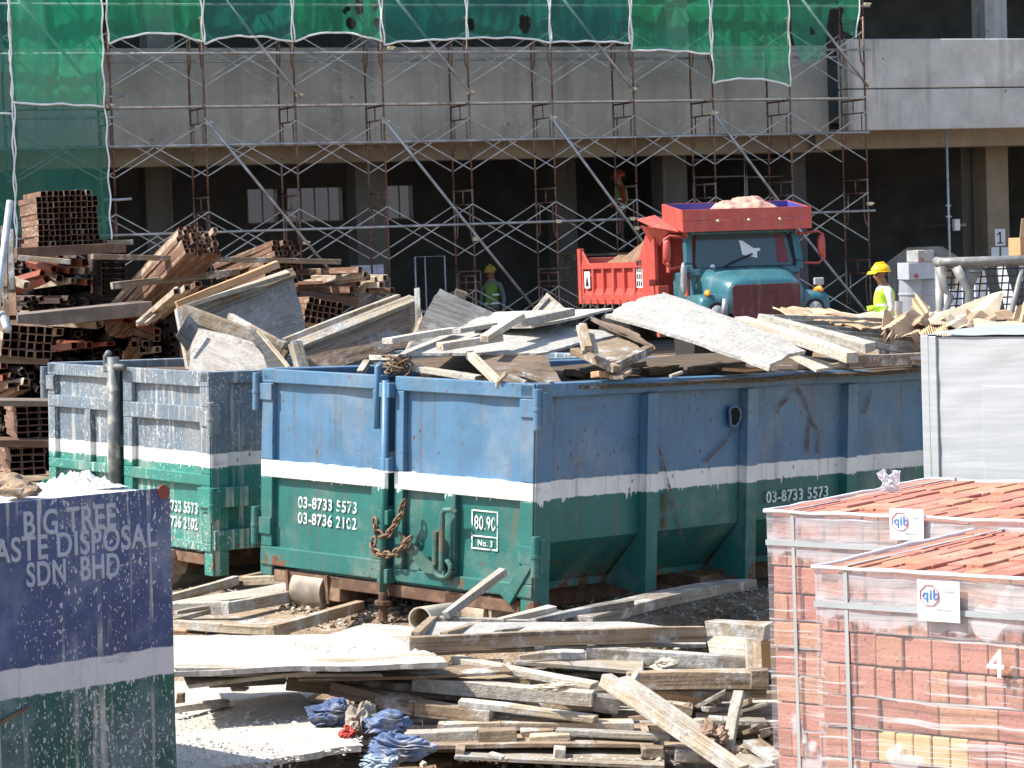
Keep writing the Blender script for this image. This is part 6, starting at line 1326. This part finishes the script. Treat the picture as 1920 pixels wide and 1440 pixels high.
MB().prism([V((-.02, -.0065, -.12)), V((.025, -.0065, -.12)), V((.025, -.0065, .13)), V((-.015, -.0065, .13)), V((-.085, -.0065, .075)), V((-.07, -.0065, .045)), V((-.02, -.0065, .078))], (0, .001, 0)).box(-.08, .085, -.0068, -.0055, -.15, -.118).build('lettering', plain('sign_black', (.03, .03, .035)), ns)
o = MB().tube([at(1681, 565, 41.), at(1681, 592, 41.)], [.1, .09], 16); tag(o.build('paint_pail', plain('white_red_pail', (.6, .5, .48), .5, var=.3, scale=5), smooth=False), 'white and red pail right behind the worker in the vest', 'pail')
pl_ = at(1681, 592, 41.); tag(MB().box(-.3, .3, -.2, .2, 0, pl_.z-.003).build('crate', WOOD['grey'], None, M.Translation((pl_.x, pl_.y, 0))), 'low grey crate carrying the pail behind the worker', 'crate')
# table frame and work bench dimly seen in the left bay
fr = MB(); a = FP(778, 482, 2.6); b = FP(836, 560, 2.6)
fr.tube([V((a.x, 2.6, .03)), V((a.x, 2.6, a.z)), V((b.x, 2.6, a.z)), V((b.x, 2.6, .03))], .022, 8); fr.tube([V(((a.x*2+b.x)/3, 2.6, .03)), V(((a.x*2+b.x)/3, 2.6, a.z))], .018, 8)
tag(fr.build('steel_pipe_rack', plain('pale_blue_pipe', (.35, .4, .45), .5, .3), None, FM, smooth=True), 'thin pale upright pipe frame in the dark left bay', 'frame')
m = MB(); p = FP(690, 520, 1.6); m.box(-.35, .35, 0, .03, 0, .55); tag(m.build('notice_board', plain('faded_blue_white_board', (.4, .42, .55), .6, var=.5, scale=9), None, FM @ M.Translation((p.x, 1.6, p.z-.3))), 'small blue and white notice board behind the fanned tubes', 'board')
m = MB(); m.box(-.3, .3, .0, .05, -1.6, 0); bpy.data.objects['notice_board']; m.build('stand', GRB, bpy.data.objects['notice_board'])
def rack(label, px, py, v, w, h):
    p = FP(px, py, v); m = MB()
    for x in (0, w): m.tube([(x, 0, .03), (x, 0, p.z)], .022)
    for z in (p.z, p.z-h*.33): m.tube([(0, 0, z), (w, 0, z)], .022)
    m.tube([(0, .0, .3), (w, 0, p.z-.2)], .015)
    o = m.build('pipe_trestle', REDT, None, FM @ M.Translation((p.x, v, 0)), smooth=True); return tag(o, label, 'frame')
rack('red trestle frame inside the dark bay behind the fanned tubes', 860, 510, 3., .5, .7); rack('red trestle frame inside the dark bay behind the truck bed', 1010, 505, 3., .9, .8)
for i, px in enumerate((1300, 1395)):
    p = FP(px, 300, 5.); q = FP(px+100, 330, 5.); m = MB(); m.tube([(p.x, 5, q.z), (p.x, 5, p.z), (q.x, 5, p.z), (q.x, 5, q.z), (p.x, 5, q.z)], .02, 6); m.tube([(p.x, 5, .03), (p.x, 5, q.z)], .02, 6); m.tube([(q.x, 5, .03), (q.x, 5, q.z)], .02, 6)
    tag(m.build('steel_pipe_rack', GALV, None, FM), ('thin steel frame left in the dark bay above the truck', 'thin steel frame right in the dark bay above the truck')[i], 'frame')
# ================================================================ brick packs and white pallet
t = NT('clay_brick', .88, 0, .25); r = t.math('FRACT', t.math('ADD', t.island(), t.rand())); n = t.noise(9, 6, t.shift(t.obj, 10)); f = t.noise(70, 3)
c = t.ramp(r, [(0, (.42, .165, .12)), (.3, (.47, .21, .155)), (.55, (.39, .145, .108)), (.75, (.48, .25, .15)), (.9, (.35, .14, .1)), (1., (.53, .27, .19))])
c = t.mix(t.step(n, .5, .85), c, (.3, .12, .08)); c = t.mix(t.step(f, .6, .72), c, (.16, .06, .04)); c = t.mix(t.step(t.noise(5, 5), .56, .74), c, (.56, .33, .24))
t.bump(t.math('ADD', n, f), .5, .006); BRK = t.done(c)
t = NT('buff_brick', .88); t.bump(t.noise(40, 4), .4, .005); BUF = t.done(t.mix(t.noise(12, 5), (.52, .34, .15), (.62, .44, .24)))
def film(name, axis, fog_top):
    t = NT(name, .18, 0, .6); t.put(t.b, 'Base Color', (.62, .61, .63, 1)); x = t.xyz(); tr = t.n('BsdfTransparent')
    warp = t.n('VectorMath', {0: t.obj, 1: t.n('VectorMath', {0: t.n('TexNoise', {'Vector': t.obj, 'Scale': 3.}).outputs[1], 'Scale': .05}, operation='SCALE').outputs[0]}, operation='ADD').outputs[0]
    s1 = t.noise(1., 4, t.mapping((1.2, 1.2, 45), warp), .6); s2 = t.noise(1., 3, t.mapping((.8, .8, 110), warp), .6)
    lines = t.math('MAXIMUM', t.step(s1, .54, .66), t.math('MULTIPLY', t.step(s2, .6, .68), .8))
    hz = t.math('ADD', x[2], t.math('MULTIPLY', t.math('SUBTRACT', t.noise(5, 4, rough=.65), .5), .26))
    fog = t.step(hz, fog_top-.01, fog_top+.01, 0, .42); fog = t.math('MULTIPLY', fog, t.step(t.noise(4.5, 5, t.mapping((1, 1, 1.6), loc=(2, 0, 0))), .36, .54, .25, 1.))
    pat = t.math('MULTIPLY', t.step(t.noise(4., 3, t.mapping((1, 1, 1), loc=(9, 1, 4))), .6, .63), .5)
    a = t.math('MAXIMUM', t.math('MAXIMUM', fog, pat), t.math('MULTIPLY', lines, .72)); a = t.math('ADD', a, .13, True)
    m = t.n('MixShader', {0: a}); t.t.links.new(tr.outputs[0], m.inputs[1]); t.t.links.new(t.b.outputs[0], m.inputs[2]); t.t.links.new(m.outputs[0], t.out.inputs[0])
    t.bump(s1, .5, .01); return t.m
STRAP = plain('grey_strap', (.36, .385, .39), .35, var=.1); LABW = plain('white_label', (.8, .81, .83), .5, var=.04); LB = plain('label_blue', (.08, .2, .45), .5); LR = plain('label_red', (.55, .1, .06), .5); LG = plain('label_grey', (.4, .4, .42), .6)
FILMS = film('stretch_film', 2, 1.03)
RH = .108
def brick_pack(P, W, Dp, rows, label, seed, chalk=False, buff=()):
    global rnd
    keep = rnd; rnd = random.Random(seed); H = rows*RH+.13
    R = empty('brick_pack', P, label, 'brick pack')
    m = MB()
    for k in range(6): m.box(.02, W-.02, .03+k*(Dp-.2)/5, .14+k*(Dp-.2)/5, .10, .125)
    for x in (.06, W/2, W-.16): m.box(x, x+.1, .02, Dp-.02, 0, .10)
    m.build('pallet', WOOD['grey'], R)
    MB().box(.05, W-.05, .05, Dp-.05, .13, H-.12).build('inner_bricks', BRK, R)
    B_ = []                                   # (box, material index)
    PAT = ('mix', 'solid', 'half', 'solid', 'long', 'solid', 'mix', 'long', 'solid', 'half')
    def lay(z0, axis, face, j=0):
        z1 = z0+RH-.004
        for f in face:
            x = 0.; kind = PAT[(rows-1-j) % 10] if (axis == 'x' and f == 0) else rnd.choice(('solid', 'solid', 'mix', 'long')); Lt = W if axis == 'x' else Dp
            while x < Lt-.02:
                w = {'solid': .068, 'long': .218, 'half': .104, 'mix': rnd.choice((.068, .068, .104, .218))}[kind]; w = min(w, Lt-x)
                g_ = rnd.gauss(0, .004); q = (x+.0015, x+w-.0025)
                if axis == 'x': b = (q[0], q[1], (g_ if f == 0 else Dp-.1+g_), (.1+g_ if f == 0 else Dp+g_), z0, z1-rnd.random()*.004)
                else: b = ((g_ if f == 0 else W-.1+g_), (.1+g_ if f == 0 else W+g_), q[0], q[1], z0, z1-rnd.random()*.004)
                B_.append((b, f, axis, x)); x += w
    for j in range(rows): lay(.13+j*RH, 'x', (0, 1), j); lay(.13+j*RH, 'y', (0, 1))
    front = [b for b in B_ if b[2] == 'x' and b[1] == 0]; front.sort(key=lambda b: -b[0][4])
    top = []
    x = .012
    while x < W-.06:
        y = .012-rnd.random()*.1
        while y < Dp-.03:
            a, b = max(y, .008), min(y+.216, Dp-.008)
            if b-a > .03: top.append((x, min(x+.068, W-.008)-.003, a, b-.003, H-.075, H+rnd.gauss(0, .004)))
            y += .218
        x += .07
    top.sort(key=lambda b: b[2])
    pick = front[:70]+[]; n = 0
    for b in front[:70]:
        bb = b[0]; col = BUF if any(abs(bb[4]-(.13+r_*RH)) < .01 and x0-.01 <= bb[0] < x1 for r_, x0, x1 in buff) else BRK
        MB().box(*bb).build('brick', col, R, bevel=.005)
    for b in top[:28]: MB().box(*b).build('brick', BRK, R, bevel=.004)
    m = MB()
    for b in [q[0] for q in B_ if not (q[2] == 'x' and q[1] == 0)]+[q[0] for q in front[70:]]+top[28:]: m.box(*b)
    o = m.build('bricks', BRK, R, bevel=.004); tag(o, kind='stuff')
    def fl(u, v):       # wrap round the four sides
        k = u*4; i = int(min(k, 3.999)); s = k-i; e = .014
        c = [V((-e, -e, 0)), V((W+e, -e, 0)), V((W+e, Dp+e, 0)), V((-e, Dp+e, 0))]; p = c[i]*(1-s)+c[(i+1) % 4]*s; z = .05+(H-.05+.012*nz((p.x, p.y, seed), 5))*v
        q = .006*nz((p.x*1.5, p.y*1.5+z*9, seed), 2.5); n_ = [V((0, -1, 0)), V((1, 0, 0)), V((0, 1, 0)), V((-1, 0, 0))][i]
        return p+n_*q*min(1, min(s, 1-s)*20)+V((0, 0, z))
    MB().sheet(fl, 160, 60).build('stretch_film', FILMS, R, smooth=True)
    # rope like film edge round the top, straps
    e = .02; c = [V((-e, -e, H)), V((W+e, -e, H)), V((W+e, Dp+e, H)), V((-e, Dp+e, H)), V((-e, -e, H))]; pts = []
    for i in range(4): pts += [c[i]*(1-s/14)+c[i+1]*(s/14)+V((0, 0, .008*nz((i, s, seed), .8))) for s in range(14)]
    MB().tube(pts+[c[4]], [.006+.006*abs(nz((i, 1, 2), .7)) for i in range(len(pts)+1)], 6, False).build('film_edge', plain('white_film_roll', (.75, .76, .78), .3, var=.1), R, smooth=True)
    m = MB(); e = .017
    for x in (.1, W-.12):
        m.box(x, x+.014, -e-.002, -e, .1, H+.008).box(x, x+.014, Dp+e, Dp+e+.002, .1, H+.008).box(x, x+.014, -e, Dp+e, H+.008, H+.010)
    z = H-.135
    m.box(-e, W+e, -e-.005, -e-.003, z, z+.02).box(W+e, W+e+.002, -e, Dp+e, z, z+.02).box(-e-.002, -e, -e, Dp+e, z, z+.02).box(-e, W+e, Dp+e+.003, Dp+e+.005, z, z+.02)
    m.build('strap', STRAP, R)
    rnd = keep
    return R, H
def pack_label(R, H, x, w, h, z):
    l = MB().sheet(lambda u, v: V((x+w*u, -.034-.002*sin(u*7)*v, z+h-h*v)), 8, 8, .001).build('label', LABW, R, smooth=False)
    o8 = [V((x+.045+.036*cos(a), -.0375, z+h-.05+.036*sin(a))) for a in [2*pi*(k+.5)/8 for k in range(9)]]
    MB().tube(o8, .0018, 5, False).build('emblem', LR, l)
    lettering('lettering', 'qib', .048, M.Translation((x+.018, -.0375, z+h-.062)) @ M.Rotation(pi/2, 4, 'X'), LB, l, depth=.0004, bold=.001)
    m = MB(); m.box(x+.1, x+w-.02, -.0372, -.0367, z+h-.036, z+h-.029).box(x+.06, x+w-.03, -.0372, -.0367, z+h-.095, z+h-.091)
    m.build('print', LG, l)
BY = -.66
def PH(P, px, py):
    I = P.inverted(); o = I @ EYE; d = I.to_3x3() @ ray(px, py); return o+d*(-o.y/d.y)
p = at(1538, 1062, 8.9); Pn = M.Translation((p.x, p.y, p.z-(10*RH+.13))) @ rotz(BY)
bx0, bx1 = PH(Pn, 1640, 1345).x, PH(Pn, 1786, 1345).x
R1, h1 = brick_pack(Pn, 1.15, 1.3, 10, 'near pack of red bricks under clear film, chalked with a 4', 5, True, ((4, bx0, bx1), (4, PH(Pn, 1905, 1345).x, 1.2)))
c4 = PH(Pn, 1730, 1118); pack_label(R1, h1, c4.x, .155, .135, c4.z-.075)
CHK = stencil('white_chalk', (.8, .8, .8), .3, .42, 40.)
c4 = PH(Pn, 1860, 1266); c5 = PH(Pn, 1860, 1212)
lettering('chalk_number', '4', (c5.z-c4.z)/.72, M.Translation((c4.x, -.036, c4.z)) @ M.Rotation(pi/2, 4, 'X'), CHK, R1, depth=.0006, bold=.001)
p = at(1446, 957, 10.35)
R2, h2 = brick_pack(M.Translation((p.x, p.y, p.z-(10*RH+.13))) @ rotz(BY), 1.35, 1.3, 10, 'farther pack of red bricks, partly hidden by the near one', 9)
c4 = PH(R2.matrix_world, 1677, 985); pack_label(R2, h2, c4.x, .145, .12, c4.z-.05)
for nm, P, hh in (('near', R1, h1), ('farther', R2, h2)):
    z = P.matrix_world.translation.z
    if z > .02:
        b = MB().box(-.05, 1.4, -.05, 1.35, -z-.1, -.004).build('timber_bearer', WOOD['grey'], None, P.matrix_world.copy()); tag(b, 'grey timber base under the %s brick pack' % nm, 'bearer')
t = NT('white_plastic_bag', .4); tl = t.n('BsdfTranslucent', {0: (.8, .82, .85)}); t.put(t.b, 'Base Color', (.78, .8, .82, 1)); mm = t.n('MixShader', {0: .4}); t.t.links.new(t.b.outputs[0], mm.inputs[1]); t.t.links.new(tl.outputs[0], mm.inputs[2]); t.t.links.new(mm.outputs[0], t.out.inputs[0])
pb = onz(1676, 921, R2.matrix_world.translation.z+h2+.015); m = MB()
for k, (ax, az, l) in enumerate(((-.55, .85, .10), (.15, 1, .085), (-.2, .75, .09), (-.85, .4, .06))):
    m.sheet(lambda u, v: V((ax*l*u+.022*(v-.5)*(1-.2*u)*2*az+.008*nz((u*3, v*3, k), 2), .012*nz((u*4, v*2, k+5), 2)+.02*(v-.5)*ax, az*l*u-.022*(v-.5)*2*ax*(1-.2*u))), 10, 8)
tag(m.build('plastic_bag', t.m, None, M.Translation((pb.x, pb.y, R2.matrix_world.translation.z+h2+.015))), 'wisp of crumpled white plastic standing up behind the farther brick pack', 'plastic scrap')

# white wrapped pallet
WR = NT('white_wrap', .32, 0, .5); x = WR.xyz(); wp = WR.n('VectorMath', {0: WR.obj, 1: WR.n('VectorMath', {0: WR.n('TexNoise', {'Vector': WR.obj, 'Scale': 2.}).outputs[1], 'Scale': .12}, operation='SCALE').outputs[0]}, operation='ADD').outputs[0]
s = WR.noise(1., 5, WR.mapping((1.5, 1.5, 34), wp), .6); WR.bump(s, .12, .01)
WRM = WR.done(WR.mix(WR.step(s, .42, .66), (.36, .375, .385), (.42, .435, .445)))
p = at(1732, 626, 12.2); PP = M.Translation((p.x, p.y, 0)) @ rotz(-.68); wpal = empty('wrapped_pallet', PP, 'tall pallet load wrapped in milky white film at the right edge', 'wrapped pallet'); Z = p.z
o = MB().sheet(lambda u, v: V((.07+u*1.03, .0+.004*nz((u*3, v*9, 2), 2), .15+(Z-.165)*v)), 30, 60).box(.0, 1.1, .02, 1.0, .14, Z-.02).build('film_wrap', WRM, wpal, smooth=False, bevel=0)
MB().box(.3, 1.1, -.0062, .0, .3, Z-.24).build('film_overlap', WRM, wpal, bevel=.004)
m = MB(); m.box(-.012, .03, -.014, .06, .14, Z-.006).box(.0302, .0695, -.0125, .05, .14, Z-.01); m.build('corner_board', WRM, wpal, bevel=.004)
MB().box(.031, .035, -.013, .0, .14, Z-.012).build('green_strap', plain('green_strap', (.36, .48, .41), .5), wpal)
MB().sheet(lambda u, v: V((-.01+u*1.12, -.012+v*1.02, Z-.004+.008*nz((u*3, v*3, 5), 2)+.012*sin(pi*v))), 20, 20).build('top_sheet', WRM, wpal, smooth=True)
m = MB(); [m.box(.0, 1.1, y, y+.1, .0, .13) for y in (.05, .45, .85)]; m.build('pallet', WOOD['grey'], wpal)
